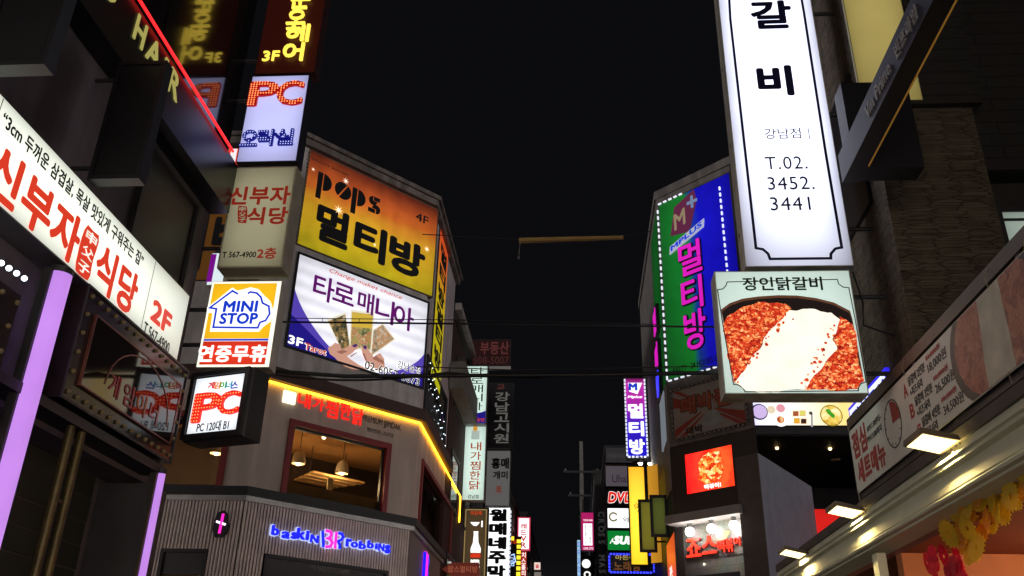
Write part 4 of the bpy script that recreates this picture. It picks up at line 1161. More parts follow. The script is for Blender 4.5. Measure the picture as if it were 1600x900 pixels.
# menu banner tied to the rail
BN = mat('banner_vinyl', (232, 232, 220), .55, var=.06, scale=4)
FBN = Frame((3.6, 0), -90)
zt0, zb0 = FBN.uv(1326, 676)[1], FBN.uv(1339, 772)[1]
S = Sign('menu_banner', 'pale lunch menu banner with red headings tied to the terrace rail', 'banner', FBN, (-11.65, -5.2, zb0, zt0), .012, BN, None, px=False)
BRED = mat('banner_red', (178, 64, 56), .6, var=.15); BINK = mat('banner_black', (40, 40, 38), .6)
def BT(t, x0, y0, x1, y1, m, bold=.0, th=.003):
    a, b = S.uv(x0, y0), S.uv(x1, y1)
    return text_mb(MB(), FBN, t, a[0], b[0], min(a[1], b[1]), max(a[1], b[1]), .003, .003+th, bold).build('lettering', m, S.o)
H = zt0-zb0
def BZ(t, x0, x1, f0, f1, m, bold=0.0):                # left and right from the photograph, height as fractions of the banner
    a, b = x0, x1
    return text_mb(MB(), FBN, t, a, b, zb0+H*f0, zb0+H*f1, .002, .005, bold).build('lettering', m, S.o)
ux = lambda x, y: S.uv(x, y)[0]
BZ('점심', ux(1333, 700), ux(1355, 690), .50, .93, BRED, .04)
BZ('세트메뉴', ux(1342, 745), ux(1386, 720), .08, .46, BRED, .045)
BZ('AM11:30부터~', ux(1355, 672), ux(1377, 652), .72, .83, BINK, .01)
BZ('PM15:00까지', ux(1356, 690), ux(1378, 668), .57, .68, BINK, .01)
cu, cz = ux(1395.5, 662), zb0+H*.53
MB().ribbon(FBN, disc((cu, cz), .27, 40), .014, .002, .005, True).build('clock_ring', BINK, S.o)
MB().prism(FBN, [(cu, cz)]+disc((cu, cz), .25, 14, 0, 92), .002, .0046).build('clock_quarter', BRED, S.o)
mb = MB()
for i in range(12):
    c, s_ = math.cos(R(i*30)), math.sin(R(i*30)); mb.ribbon(FBN, [(cu+c*.22, cz+s_*.22), (cu+c*.255, cz+s_*.255)], .012, .005, .0062)
mb.build('clock_tick', BINK, S.o)
for i, (lt, t1, old, pr_) in enumerate((('A', '닭갈비 2인분', '21,000원', '18,000원'), ('B', '닭갈비 3인분', '30,500원', '26,500원'), ('C', '닭갈비 4인분', '39,500원', '34,500원'))):
    f = .71-i*.315; sh = i*.09
    u0_ = ux(1412, 612)+sh
    BZ(lt, u0_, u0_+.12, f-.02, f+.17, BRED, .02)
    BZ(t1, u0_+.18, u0_+.68, f+.08, f+.21, BINK, .012)
    BZ('+치즈사리', u0_+.18, u0_+.55, f-.07, f+.05, BINK, .012)
    BZ(old, u0_+.75, u0_+1.12, f+.17, f+.25, BRED, .0)
    box('strike_line', BRED, S.o, FBN, u0_+.74, u0_+1.13, .0052, .0062, zb0+H*(f+.2), zb0+H*(f+.218))
    BZ(pr_, u0_+.75, u0_+1.24, f-.0, f+.145, BINK, .0)
pc = (ux(1555, 520), zb0+H*.55)
clip = lambda pts: [(min(-5.22, max(-11, u)), min(zt0-.01, max(zb0+.01, z))) for u, z in pts]
MB().prism(FBN, clip(disc(pc, .95, 40, rz=.62)), .002, .0034).build('printed_pan', mat('pan_print', (64, 60, 58), .5), S.o)
FD = food('banner_chicken', [(.1, (120, 60, 44)), (.45, (176, 96, 72)), (.75, (196, 128, 98)), (1, (206, 160, 130))], 0, 12, emit=False)
MB().prism(FBN, clip(rough_poly(disc(pc, .84, 26, rz=.54), .08, 1)), .003, .0046).build('printed_food', FD, S.o)
MB().prism(FBN, clip(rough_poly([(pc[0]-.32, pc[1]-.6), (pc[0]+.22, pc[1]-.6), (pc[0]+.25, pc[1]+.52), (pc[0]-.2, pc[1]+.55)], .04, 3)), .004, .0058).build('printed_cheese', mat('cheese_print', (212, 208, 186), .6), S.o)
MB().prism(FBN, disc((pc[0]+.95, pc[1]+.3), .2, 24), .005, .007).build('printed_badge', mat('lime_print', (170, 190, 50), .6), S.o)
mb = MB()
for u in (-11.6, -9.4, -7.2, -5.3):
    mb.tube([FBN.W(u, .006, zt0-.02), FBN.W(u+.02, .03, zt0+.08), FBN.W(u, -.02, zt0+.17)], .006, 6)
    mb.tube([FBN.W(u, .006, zb0+.02), FBN.W(u+.03, .01, zb0-.1)], .005, 6)
mb.build('tie_string', mat('pale_string', (150, 140, 124), .7), S.o)

# floodlights on the cornice
FLM = lit('floodlight_lens', (255, 232, 172), 2.4)
for i, (px, py, lb) in enumerate(((1458, 697, 'nearest and largest floodlight on the cream cornice'), (1322, 803, 'middle floodlight on the cream cornice'), (1240, 868, 'farthest floodlight on the cream cornice'))):
    q = on_x(3.42, px, py)
    o = thing('floodlight', lb, 'lamp', (3.42, q.y, q.z), FR.rot, 'floodlights along the cornice')
    fr = Frame((3.42, q.y), -90); z = q.z+.02
    mb = MB(); tilt = .05
    vs = []
    for zz, k_ in ((0, 1), (.055, .96)):
        for du, dd in ((-.25, .19), (.25, .19), (.25, -.16), (-.25, -.16)):
            vs.append(fr.W(du*k_, dd*k_, z+zz+dd*.22))
    mb.add(vs, [(3, 2, 1, 0), (4, 5, 6, 7), (0, 1, 5, 4), (1, 2, 6, 5), (2, 3, 7, 6), (3, 0, 4, 7)]); mb.build('housing', mat('floodlight_housing', (120, 106, 88), .5, .3), o)
    vs = [fr.W(du*.9, dd*.86, z-.004+dd*.86*.22) for du, dd in ((-.25, .19), (.25, .19), (.25, -.16), (-.25, -.16))]+[fr.W(du*.9, dd*.86, z-.0005+dd*.86*.22) for du, dd in ((-.25, .19), (.25, .19), (.25, -.16), (-.25, -.16))]
    MB().add(vs, [(3, 2, 1, 0), (4, 5, 6, 7), (0, 1, 5, 4), (1, 2, 6, 5), (2, 3, 7, 6), (3, 0, 4, 7)]).build('lens', FLM, o)
    mb = MB(); mb.tube([fr.W(-.05, -.12, z+.03), fr.W(-.05, -.22, z+.02), fr.W(-.05, -.24, z-.02)], .014, 8); mb.tube([fr.W(.05, -.12, z+.03), fr.W(.05, -.22, z+.02), fr.W(.05, -.24, z-.02)], .014, 8)
    mb.build('arm', DARK, o)
    MB().tube([fr.W(0, -.13, z+.03), fr.W(.03, -.16, z-.09), fr.W(.12, -.17, z-.13), fr.W(.2, -.2, z-.1)], .006, 6).build('flex', RUBBER, o)
    l = bpy.data.lights.new('flood_light', 'AREA'); l.energy = 58; l.color = (1, .72, .3); l.shape = 'RECTANGLE'; l.size = .4; l.size_y = .1
    lo = bpy.data.objects.new('flood_light', l); COL.objects.link(lo); lo.parent = o; lo.location = (0, .13, -.07)
    lo.rotation_euler = (R(12), 0, 0)

# garland of paper cogs in the opening
def cog(u, z, d, r, rot, teeth=17):
    pts = []
    for i in range(teeth*4):
        an = rot+2*math.pi*i/(teeth*4); k_ = r if (i % 4) in (0, 1) else r*.84
        pts.append((u+math.cos(an)*k_, z+math.sin(an)*k_))
    # ring with a hole, built as a fan between the toothed edge and the hole
    mb = MB(); n_ = len(pts); h_ = r*.2
    inner = [(u+math.cos(rot+2*math.pi*i/n_)*h_, z+math.sin(rot+2*math.pi*i/n_)*h_) for i in range(n_)]
    tl = random.uniform(-.25, .25); tm = random.uniform(-.3, .3)
    W2 = lambda p, dd: FR.W(p[0], d+dd+(p[0]-u)*tl+(p[1]-z)*tm, p[1])
    vs = [W2(p, .003) for p in pts]+[W2(p, .003) for p in inner]+[W2(p, -.003) for p in pts]+[W2(p, -.003) for p in inner]
    fs = []
    for i in range(n_):
        j = (i+1) % n_
        fs += [(i, j, n_+j, n_+i), (3*n_+i, 3*n_+j, 2*n_+j, 2*n_+i), (j, i, 2*n_+i, 2*n_+j), (n_+i, n_+j, 3*n_+j, 3*n_+i)]
    return mb.add(vs, fs)
q0 = FR.uv(1478, 842, -.2)
gl = thing('garland', 'garland of yellow and pink paper cogs arching under the cream cornice', 'garland', FR.W(q0[0], -.2, q0[1]), FR.rot)
def paper(name, rgb):
    m, n, p, L = nodes_of(name); c = lin(rgb)
    p.inputs['Base Color'].default_value = (*c, 1); p.inputs['Roughness'].default_value = .4
    t_ = n.nodes.new('ShaderNodeBsdfTranslucent'); t_.inputs[0].default_value = (*c, 1)
    x_ = n.nodes.new('ShaderNodeMixShader'); x_.inputs[0].default_value = .5
    L.new(p.outputs[0], x_.inputs[1]); L.new(t_.outputs[0], x_.inputs[2]); L.new(x_.outputs[0], n.nodes['Material Output'].inputs[0])
    return m
PY = paper('yellow_paper', (240, 214, 56)); PK = paper('pink_paper', (240, 40, 88)); PO = paper('amber_paper', (232, 176, 50))
gr = random.Random(11)
for i in range(64):                                     # an arch, thick at its foot and thinning to the right
    t_ = (i/63)**1.25
    x = 1478+t_*150; y = 838-120*t_+(1-t_)*0+gr.uniform(-32, 30)*(1-.45*t_); x += gr.uniform(-36, 36)*(1-.5*t_)
    d = -.2-.035*(i % 7); q = FR.uv(x, y, d)
    cog(q[0], q[1], d, gr.uniform(.1, .15), gr.uniform(0, 1)).build('paper_cog', (PY, PY, PO)[i % 3], gl)
for i in range(20):
    x = gr.uniform(1448, 1508); y = 866+i*3.2; d = -.26-.03*(i % 5); q = FR.uv(x, y, d)
    cog(q[0], q[1], d, gr.uniform(.1, .14), gr.uniform(0, 1)).build('paper_cog', PK, gl)

# ================================================================== two big blade signs on the right
FK = Frame((0, 10), 0)
WHB = lit('blue_white_acrylic', (228, 232, 255), 2.0, edge=.64, var=.22, vscale=1.3)
a = FK.uv(1165, 417); b = FK.uv(1335, 417)
S = Sign('blade_sign', 'tall brilliant white blade sign with dark blue lettering on the right', 'sign', FK, (2.125, 3.45, a[1], 12.6), .3, CABW, WHB, .012, 'white blade signs of the chicken restaurant', px=False, double=True, lip=.004)
S.rib([(1136, -60), (1141, 30), (1164.5, 240), (1181, 388), (1192, 390), (1200, 397), (1203, 405), (1298, 404), (1298, 397), (1305, 389), (1315, 387), (1290, 240), (1256, 20), (1242, -60)], .035, NAVY, .009)
S.T('갈', (1170, 3, 1240, 45), NAVY, .035)
S.T('비', (1180, 104, 1242, 150), NAVY, .04)
S.T('닭', (1160, -95, 1232, -48), NAVY, .035)
S.T('강남점', (1193, 202, 1252, 217), NAVY, .0)
S.Rc((1263, 201, 1264.3, 218), NAVY, .012)
S.T('T.02.', (1194, 246, 1262, 264.5), NAVY, .0, spacing=1.1)
S.T('3452.', (1198, 277.5, 1273, 296.5), NAVY, .0, spacing=1.1)
S.T('3441', (1202, 309, 1267, 329), NAVY, .0, spacing=1.1)
mb = MB()
for z in (S.z0+.6, S.z0+2.4, S.z0+4.2): mb.tube([FK.W(3.44, -.15, z), FK.W(3.85, -.15, z)], .03)
mb.build('bracket', DARK, S.o)
mb = MB()
for z in (7.2, 8.6, 9.9): mb.box(FK, S.u0-.004, S.u0+.02, -.2, -.16, z, z+.05)
mb.build('cabinet_clip', DARK, S.o)

FK2 = Frame((0, 9.95), 0)
PALE = lit('pale_green_acrylic', (214, 236, 226), .95, edge=.2, var=.08)
S = Sign('blade_sign', 'square blade sign with a photograph of spicy chicken and melted cheese', 'sign', FK2, [(1113, 424), (1325, 422), (1135.5, 617), (1360, 614)], .32, CABW, PALE, .014, 'white blade signs of the chicken restaurant', double=True)
S.rib([(1144, 438.5), (1321, 436), (1320, 436)][:0] + [(1136, 441), (1308, 437), (1310, 444), (1317, 449), (1326, 450), (1336, 500), (1353, 597), (1345, 600), (1341, 606), (1341, 611), (1164, 612.5), (1161, 607), (1154, 602), (1146, 601), (1128, 500), (1121, 453), (1129, 452), (1134, 447)], .012, INK, .0095, .002, True)
S.T('장인닭갈비', (1159, 434, 1286, 454), INK, .02)
# printed pan, chicken, cheese
PAN = lit('pan_black_print', (40, 32, 30), .5); RIM = lit('pan_rim_print', (120, 78, 56), .5)
pan = [(1126.5, 484), (1140, 474), (1160, 467), (1185, 463.5), (1215, 461.5), (1245, 462), (1275, 466), (1303, 473), (1328, 486), (1332, 500), (1350, 596), (1343, 600), (1340, 608), (1165, 610), (1156, 602), (1147, 598)]
S.P(pan, RIM, .0065, .001, 'printed_pan')
S.P([(x*.985+18.6, y*.97+18) if y < 490 else (x*.985+18.6, y-.6) for x, y in pan], PAN, .0075, .001, 'printed_pan')
CH = food('spicy_chicken_print', [(.05, (96, 12, 6)), (.36, (182, 34, 16)), (.54, (220, 74, 32)), (.7, (244, 150, 80)), (.9, (255, 224, 170))], 1.05, 30, (1, 1, 1.35))
rr = random.Random(3)
S.P([S.uv(*p) for p in rough_poly([(1130.5, 506), (1137, 494), (1150, 487), (1168, 478), (1184, 472), (1206, 474), (1226, 475), (1236, 483), (1226, 500), (1208, 512), (1194, 528), (1187, 545), (1172, 560), (1166, 575), (1154, 590), (1149, 598), (1146, 596)], .13, 3, rr)], CH, .0085, .001, 'printed_chicken', px=False)
S.P([S.uv(*p) for p in rough_poly([(1312, 495), (1322, 500), (1332, 508), (1340, 548), (1350, 596), (1343, 600), (1339, 608), (1256, 609), (1268, 590), (1285, 575), (1298, 555), (1310, 545), (1303, 530)], .1, 3, rr)], CH, .0085, .001, 'printed_chicken', px=False)
CHE = lit('melted_cheese_print', (255, 248, 230), 1.05, var=.22, vscale=4)
S.P([S.uv(*p) for p in rough_poly([(1234, 485), (1262, 483), (1298, 489), (1312, 500), (1308, 515), (1300, 530), (1308, 546), (1296, 558), (1284, 576), (1268, 592), (1257, 609), (1165, 610), (1156, 602), (1149, 598), (1158, 584), (1167, 572), (1174, 558), (1188, 545), (1194, 528), (1208, 512)], .09, 3, rr)], CHE, .0095, .001, 'printed_cheese', px=False)
for i in range(60):                                     # loose bits along the edges
    t_ = rr.random()
    x, y = (1149+(1234-1149)*t_+rr.uniform(-6, 10), 598-(598-486)*t_**.8+rr.uniform(-3, 8)) if i % 2 else (1258+(1308-1258)*t_+rr.uniform(-9, 6), 606-(606-505)*t_+rr.uniform(-6, 6))
    if y > 606: continue
    q = S.uv(x, y)
    S.P(rough_poly(disc(q, rr.uniform(.008, .028), 6), .25, 1, rr), CH, .0102+i*.00002, .0005, 'printed_crumb', px=False)
mb = MB()
for z in (S.z0+.3, S.z1-.3): mb.tube([FK2.W(S.u1-.02, -.15, z), FK2.W(3.85, -.15, z)], .03)
mb.build('bracket', DARK, S.o)
MB().tube([FK2.W(3.42, -.05, 6.6), FK2.W(3.5, -.1, 6.2), FK2.W(3.46, -.1, 5.9), FK2.W(3.82, -.1, 5.75)], .012, 6).build('supply_cable', RUBBER, S.o)

# ================================================================== corner building across the side street (right)
XR = 2.8
BR_ = on_x(XR, 1040, 580)
FG = Frame((BR_.x, BR_.y), -43.66)
dx, dy = FG.dir.x, FG.dir.y
FGS = Frame((XR, BR_.y), -90)                            # its street side; u = -(y - corner)
E1 = FG.W(3.0, 0, 0); E2 = FG.W(3.22, 0, 0); back = Vector((-dy, dx, 0))
rc = thing('corner_building', 'dark building with a chamfered corner hung with signs and a red screen', 'building', (BR_.x+2, BR_.y+1, 0))
pa = E1+back*6
UPW = mat('grey_concrete', (120, 114, 110), .8, var=.2, scale=1.5, bump=.2, dirt=.35)
LOWW = mat('brown_black_cladding', (44, 36, 36), .55, var=.2)
MB().plan([(XR, BR_.y), (E1.x, E1.y), (E1.x+.6, E1.y+5), (E1.x+.6, BR_.y+9), (XR, BR_.y+9)], 8.9, 17.6).build('wall', UPW, rc)
MB().plan(offset_poly([(XR, BR_.y), (E1.x, E1.y), (E1.x+.6, E1.y+5), (E1.x+.6, BR_.y+9), (XR, BR_.y+9)], .06), 17.6, 17.9).build('parapet', UPW, rc)
MB().plan([(XR, BR_.y), (E1.x, E1.y), (E1.x+.6, E1.y+5), (E1.x+.6, BR_.y+9), (XR, BR_.y+9)], 0, 8.88).build('lower_wall', LOWW, rc)
# protruding grey bay on the side-street side
e3 = E2+back*5.2; s1 = FG.W(2.5, .35, 0); s2 = FG.W(3.22, .35, 0)
e3 = on_z(8.06, 1268, 761)
MB().plan([(s1.x, s1.y), (s2.x, s2.y), (e3.x, e3.y), (e3.x-1.2, e3.y+.3)], 0, 8.07).build('side_bay', mat('slate_panel', (140, 140, 156), .6, var=.1, bump=.1, dirt=.07), rc)
FSB = Frame((s1.x, s1.y), -43.66)
box('bay_front', mat('charcoal_panel', (84, 74, 70), .6, var=.15), rc, FSB, 0, .72, .002, .03, 0, 8.06)
# street side bay below the big panel
MB().panel(FGS, -1.3, -.02, 7.6, 10.9, [], .0, .05).build('street_bay', mat('pale_grey_panel', (142, 128, 122), .7, var=.1), rc)
# big green and blue arcade panels
GB = ramp_lit('green_blue_panel', [(0, (22, 112, 42)), (.36, (24, 132, 46)), (.44, (24, 60, 150)), (.55, (22, 20, 200)), (1, (20, 14, 184))], .68, 'X', edge=.35, var=.25, noise=.08)
S = Sign('facade_sign', 'tall green and blue glowing facade panel with pink neon lettering', 'sign', FG, (.06, 3.0, 10.98, 17.38), .02, DARK, GB, .05, px=False)
# outline of led dashes
LW = lit('white_led', (238, 242, 255), .95)
S.dashes(.0, .24, .04, .12, LW, .05, 'LB')
for i in range(26): S.led(2.58, 11.15+i*.23, .045, .12, .05, LW)
for i in range(5): S.led(.16+i*.22, 17.36, .12, .045, .05, LW)
box('centre_rib', DARK, S.o, FG, 2.28, 2.34, .005, .03, 11.1, 17.3) if False else None
PNK = lit('magenta_neon', (248, 36, 214), .68)
for ch, (a, b, c, e) in zip('멀티방', ((.84, 1.72, 14.27, 15.42), (.86, 1.66, 13.05, 14.15), (.88, 1.68, 11.72, 13.0))):
    text_mb(MB(), FG, ch, a-.03, b+.03, c-.03, e+.03, .01, .07, .05).build('letter_back', INK, S.o)
    text_mb(MB(), FG, ch, a, b, c, e, .071, .1, .012).build('letter', PNK, S.o)
MB().prism(FG, [(.56, 15.95), (.78, 16.95), (1.6, 17.28), (1.66, 16.85), (1.36, 16.0), (1.2, 15.85)], .01, .06).build('diamond', lit('dusty_pink', (112, 46, 80), .5), S.o)
text_mb(MB(), FG, 'M', .74, 1.2, 16.05, 16.65, .061, .075, .02, rise=.12).build('letter', lit('pale_print', (170, 150, 120), .5), S.o)
text_mb(MB(), FG, '+', 1.3, 1.72, 16.62, 17.08, .061, .08, .02).build('letter', lit('blue_grey_print', (130, 150, 190), .55), S.o)
MB().prism(FG, [(.46, 15.28), (1.86, 15.78), (1.9, 16.06), (.5, 15.56)], .01, .055).build('name_plate', lit('plate_white', (190, 196, 220), .65), S.o)
text_mb(MB(), FG, 'MPLUS', .54, 1.82, 15.36, 15.54, .056, .07, .03, rise=.46).build('lettering', BLP, S.o)
text_mb(MB(), FG, 'PARTY . 24 HOURS OPEN', .3, 2.3, 11.16, 11.36, .006, .012, .01).build('lettering', INK, S.o)
mb = MB()
for u, z0_, z1_ in ((.0, 11, 17.4), ): pass
# street side of the same panel, with narrow pink neon signs
S = Sign('facade_sign', 'narrow green glowing panel on the street side of the arcade corner', 'sign', FGS, (-2.6, -.05, 10.9, 17.3), .02, DARK, lit('green_panel', (16, 100, 34), .5, edge=.3, var=.2), .04, px=False)
for i, (zc, m_) in enumerate(((13.6, PNK), (12.35, PNK), (11.4, lit('blue_neon', (60, 60, 255), 1.2)))):
    box('neon_box', BLACK, S.o, FGS, -1.9, -.9, .005, .12, zc-.5, zc+.5)
    text_mb(MB(), FGS, '멀티방'[i], -1.8, -1.0, zc-.42, zc+.42, .121, .15, .04).build('letter', m_, S.o)
mb = MB()
for i in range(9): mb.tube([FGS.W(-1.6+i*.16, .06, 9.2), FGS.W(-1.6+i*.16, .06, 10.8)], .03, 6)
mb.build('tube_screen', lit('dim_white_tube', (150, 160, 170), .45), S.o)

# unlit billboard with red rays
DB_W = mat('faded_white_print', (150, 138, 130), .7, var=.1); DB_R = mat('faded_red_print', (150, 54, 40), .7, var=.15)
S = Sign('billboard', 'unlit faded billboard with red rays and block lettering under the green and blue panel', 'sign', FG, (.1, 2.85, 9.0, 10.7), .15, mat('grey_cabinet', (110, 106, 100), .6), DB_W, .12, px=False)
cx, cz = (S.u0+S.u1)/2, (S.z0+S.z1)/2
for a_ in (20, 50, 140, 165, 205, 230, 318, 338):
    pts = [(cx+math.cos(R(a_-4))*.25, cz+math.sin(R(a_-4))*.25), (cx+math.cos(R(a_-7))*1.5, cz+math.sin(R(a_-7))*1.5), (cx+math.cos(R(a_+7))*1.5, cz+math.sin(R(a_+7))*1.5), (cx+math.cos(R(a_+4))*.25, cz+math.sin(R(a_+4))*.25)]
    pts = [(min(S.u1-.13, max(S.u0+.13, u)), min(S.z1-.13, max(S.z0+.13, z))) for u, z in pts]
    S.P(pts, DB_R, .006+a_*.000001, .001, 'printed_ray', px=False)
for i, ch in enumerate('대박집'):
    text_mb(MB(), FG, ch, S.u0+.38+i*.62, S.u0+.98+i*.62, cz-.12, cz+.5, .008, .014, .06).build('letter_back', mat('dark_outline_print', (52, 34, 28), .7), S.o)
    text_mb(MB(), FG, ch, S.u0+.41+i*.62, S.u0+.95+i*.62, cz-.09, cz+.47, .0145, .017, .035).build('letter', mat('faded_orange_print', (158, 76, 50), .7), S.o)
S.P(disc((cx+.15, cz-.45), .3, 20, 0, 180), mat('faded_bowl_print', (146, 150, 148), .6), .018, .001, 'printed_bowl', px=False)
S.P(disc((cx+.15, cz-.45), .4, 20, 180, 360, rz=.16), mat('faded_bowl_print', (146, 150, 148), .6), .019, .001, 'printed_bowl', px=False)
S.T('대박', (.2, .42, .08, .22), mat('dark_outline_print', (52, 34, 28)), .04, frac=True)
for u, z in S.edge_pts(.06, .165): bulb('bulb', S.o, FG, u, .012, z, .03, mat('dead_bulb', (150, 140, 128), .3))

# red led screen
S = Sign('led_screen', 'bright red video screen showing noodles in sauce above the white tiled shop front', 'screen', FG, (.51, 2.2, 7.38, 8.6), .12, BLACK, ramp_lit('red_screen', [(0, (255, 24, 30)), (.3, (255, 60, 40)), (.5, (255, 24, 16)), (.8, (255, 92, 40)), (1, (255, 60, 30))], 1.25, 'X', noise=.6, nscale=2.2), .03, px=False)
NOOD = food('noodle_print', [(.1, (150, 10, 8)), (.38, (255, 70, 20)), (.55, (255, 170, 60)), (.75, (255, 232, 160)), (1, (255, 250, 220))], 1.2, 9, (1, 1, 1.5))
S.P([(S.u0+.45+a*1.0, S.z0+.2+b*.9) for a, b in rough_poly([(0, .2), (.05, .75), (.25, .95), (.6, 1), (.85, .95), (.9, .3), (.7, .08), (.25, .02)], .12, 3, rr)], NOOD, .007, .002, 'screen_picture', px=False)
S.T('떡볶이!', (.38, .72, .05, .17), lit('screen_white', (255, 245, 240), 1.5), .05, .012, frac=True)
# white tiled shop front, facade of the corner building kept as its own object
TILE = brick('white_tile', (196, 192, 184), (188, 184, 176), (140, 136, 130), 1.6, 1.0, .5, .35, .15, .008)
S = Sign('tiled_shop_front', 'white tiled snack shop front with red lettering under three spot lamps', 'shop', FG, (.3, 2.48, 0, 6.56), .04, TILE, None, px=False)
box('canopy', mat('grey_canopy', (150, 144, 140), .6, var=.1), S.o, FG, .1, 2.6, .0, .55, 6.52, 6.76)
box('shop_door', BLACK, S.o, FG, .62, 2.1, .002, .06, 0, 5.12)
box('door_panel', mat('dark_red_glass', (90, 18, 18), .2), S.o, FG, .75, 1.9, .061, .075, 1, 4.95)
for i, (px, py) in enumerate(((1085, 838), (1119, 832), (1154, 828))):
    u = FG.uv(px, py)[0]
    o = thing('spot_lamp', ('left', 'middle', 'right')[i]+' spot lamp under the canopy of the white tiled shop front', 'lamp', FG.W(u, .16, 6.5), FG.rot, 'spot lamps of the tiled shop front')
    MB().lathe(FG.W(u, .2, 6.46), [(.05, -.06), (.07, -.06), (.07, .055), (.03, .06)], 14).build('housing', GREYM, o)
    bulb('globe', o, FG, u, .2, 6.3, .13, lit('spot_glow', (255, 252, 244), 12))
    l = bpy.data.lights.new('spot_light', 'POINT'); l.energy = 15; l.color = (1, .97, .92); l.shadow_soft_size = .1
    lo = bpy.data.objects.new('spot_light', l); COL.objects.link(lo); lo.parent = o
    v = Matrix.Rotation(-FG.rot, 3, 'Z') @ (FG.W(u, .36, 6.12)-FG.W(u, .16, 6.5)); lo.location = v
RJ = lit('red_lit_channel_letter', (255, 54, 34), 1.25)
for t_, a in (('죠', (1075, 842, 1098, 871)), ('스', (1099, 837, 1122, 866)), ('떡', (1123, 844, 1135, 864)), ('볶', (1136, 841, 1148, 863)), ('이', (1149, 839, 1159, 853))):
    q = mid_rect(FG, *a)
    text_mb(MB(), FG, t_, *q, .012, .07, .03).build('letter_side', mat('red_letter_side', (150, 24, 18), .5), S.o)
    text_mb(MB(), FG, t_, *q, .071, .09, .02).build('letter', RJ, S.o)
q = S.uv(1134, 838)
MB().prism(FG, curve((q[0]-.2, q[1]-.1), (q[0]-.05, q[1]+.22), (q[0]+.16, q[1]+.12))+[(q[0]+.06, q[1]-.08)], .012, .05).build('leaf_mark', mat('olive_mark', (150, 150, 100), .5), S.o)
text_mb(MB(), FG, '강남중앙점 02.534.5288', 1.2, 2.25, 5.52, 5.6, .003, .01, .01).build('lettering', mat('grey_letter', (70, 62, 58)), S.o)
bulb('door_lamp', S.o, FG, 1.0, .06, FG.uv(1096, 868)[1]-.25, .025, lit('pendant_glow', (255, 240, 205), 5))
# orange return of the shop on the street side
S = Sign('shop_sign', 'orange glowing side panel of the shop front turned to the street', 'sign', FGS, (-2.6, -.1, 3.4, 6.45), .12, DARK, lit('orange_panel', (232, 88, 30), 1.0, edge=.2, var=.15), .02, px=False)
S.T('죠스', (.3, .6, .62, .74), WP, .04, frac=True)
# ---- porch building beyond, with the lit food menu
FPO = Frame((0, 28.6), 0)
pb = thing('side_building', 'dark building down the right side street with a lit ceiling and a red panel', 'building', (8, 29, 0))
a, b, c = FPO.uv(1160, 690), FPO.uv(1330, 672), FPO.uv(1330, 795)
MB().panel(FPO, 5.2, 16, 0, 20, [(5.6, 9.8, 5.2, FPO.uv(1250, 681)[1])], -.3, 0).build('wall', LOWW, pb)
MB().plan([(5.2, 28.9), (16, 28.9), (16, 36), (5.2, 36)], 9.96, 10.1).build('porch_ceiling', mat('porch_ceiling_paint', (70, 56, 50), .6), pb)
MB().plan([(5.2, 36), (16, 36), (16, 36.2), (5.2, 36.2)], 4, 10.1).build('porch_back_wall', mat('porch_wall', (46, 40, 38), .7), pb)
mb = MB()
mb.box(FPO, 5.2, 12, 0.002, .12, FPO.uv(1250, 681)[1]+.02, FPO.uv(1250, 669)[1]); mb.build('sign_ledge', DARK, pb)
for px, py in ((1214, 700), (1297, 701)):
    q = on_z(9.94, px, py); bulb('downlight', pb, FW, q.x, -q.y, q.z, .06, lit('warm_downlight', (255, 214, 150), 5))
q = on_z(9.95, 1305, 718)
MB().lathe(q, [(.001, -.05), (.14, -.05), (.17, 0)], 16).build('ceiling_fitting', mat('amber_fitting', (190, 150, 110), .5), pb)
a, b = FPO.uv(1262, 795), FPO.uv(1345, 850)
S = Sign('wall_sign', 'plain red glowing panel in the side street behind the floodlights', 'sign', FPO, (a[0]-.3, b[0]+.5, b[1]-.4, a[1]), .05, DARK, lit('red_side_panel', (222, 30, 24), .85, edge=.15), .01, px=False)
a, b = FPO.uv(1167, 622), FPO.uv(1345, 667)
S = Sign('menu_sign', 'bright lightbox printed with dishes seen under the square chicken sign', 'sign', FPO, (a[0], b[0]+.6, b[1], a[1]+1.0), .15, BLACK, ramp_lit('menu_print', [(0, (214, 214, 255)), (.2, (255, 250, 246)), (.5, (255, 240, 210)), (.75, (250, 214, 130)), (1, (240, 220, 190))], 1.15, 'X'), .05, px=False)
km = 180/1600
Mx = lambda x, y: S.uv(1160+x*km, 620+y*km)
def MD(x, y, rx, m, d, nm='printed_dish', rz=None):
    c = Mx(x, y); e = Mx(x+rx, y); S.P(disc(c, abs(e[0]-c[0]), 26), m, d, .002, nm, px=False)
PR = lambda n_, c, s=.9: lit(n_, c, s)
MD(235, 210, 118, PR('dish_navy', (34, 30, 60)), .008); MD(242, 208, 100, PR('dish_lilac', (214, 190, 240)), .0105)
MD(400, 180, 60, PR('dish_cream', (236, 220, 190)), .008); MD(530, 160, 62, PR('dish_pink', (236, 160, 170)), .0105)
MD(530, 310, 110, PR('dish_white', (255, 252, 245), 1.2), .008); MD(530, 318, 52, food('dish_fried', [(.2, (180, 80, 30)), (.6, (230, 150, 80)), (.9, (255, 230, 190))], .9, 5), .0105)
for x, y, nm, c in ((740, 235, 'dish_brown', (170, 90, 60)), (835, 230, 'dish_lime', (230, 226, 110)), (755, 335, 'dish_amber', (240, 176, 50)), (850, 340, 'dish_soy', (48, 36, 34))):
    S.P([Mx(x-42, y-38), Mx(x+42, y-38), Mx(x+42, y+38), Mx(x-42, y+38)], PR('tray_tan', (214, 160, 100)), .008, .002, 'printed_tray', px=False)
    S.P([Mx(x-34, y-30), Mx(x+34, y-30), Mx(x+34, y+30), Mx(x-34, y+30)], PR(nm, c), .0105, .002, 'printed_sauce', px=False)
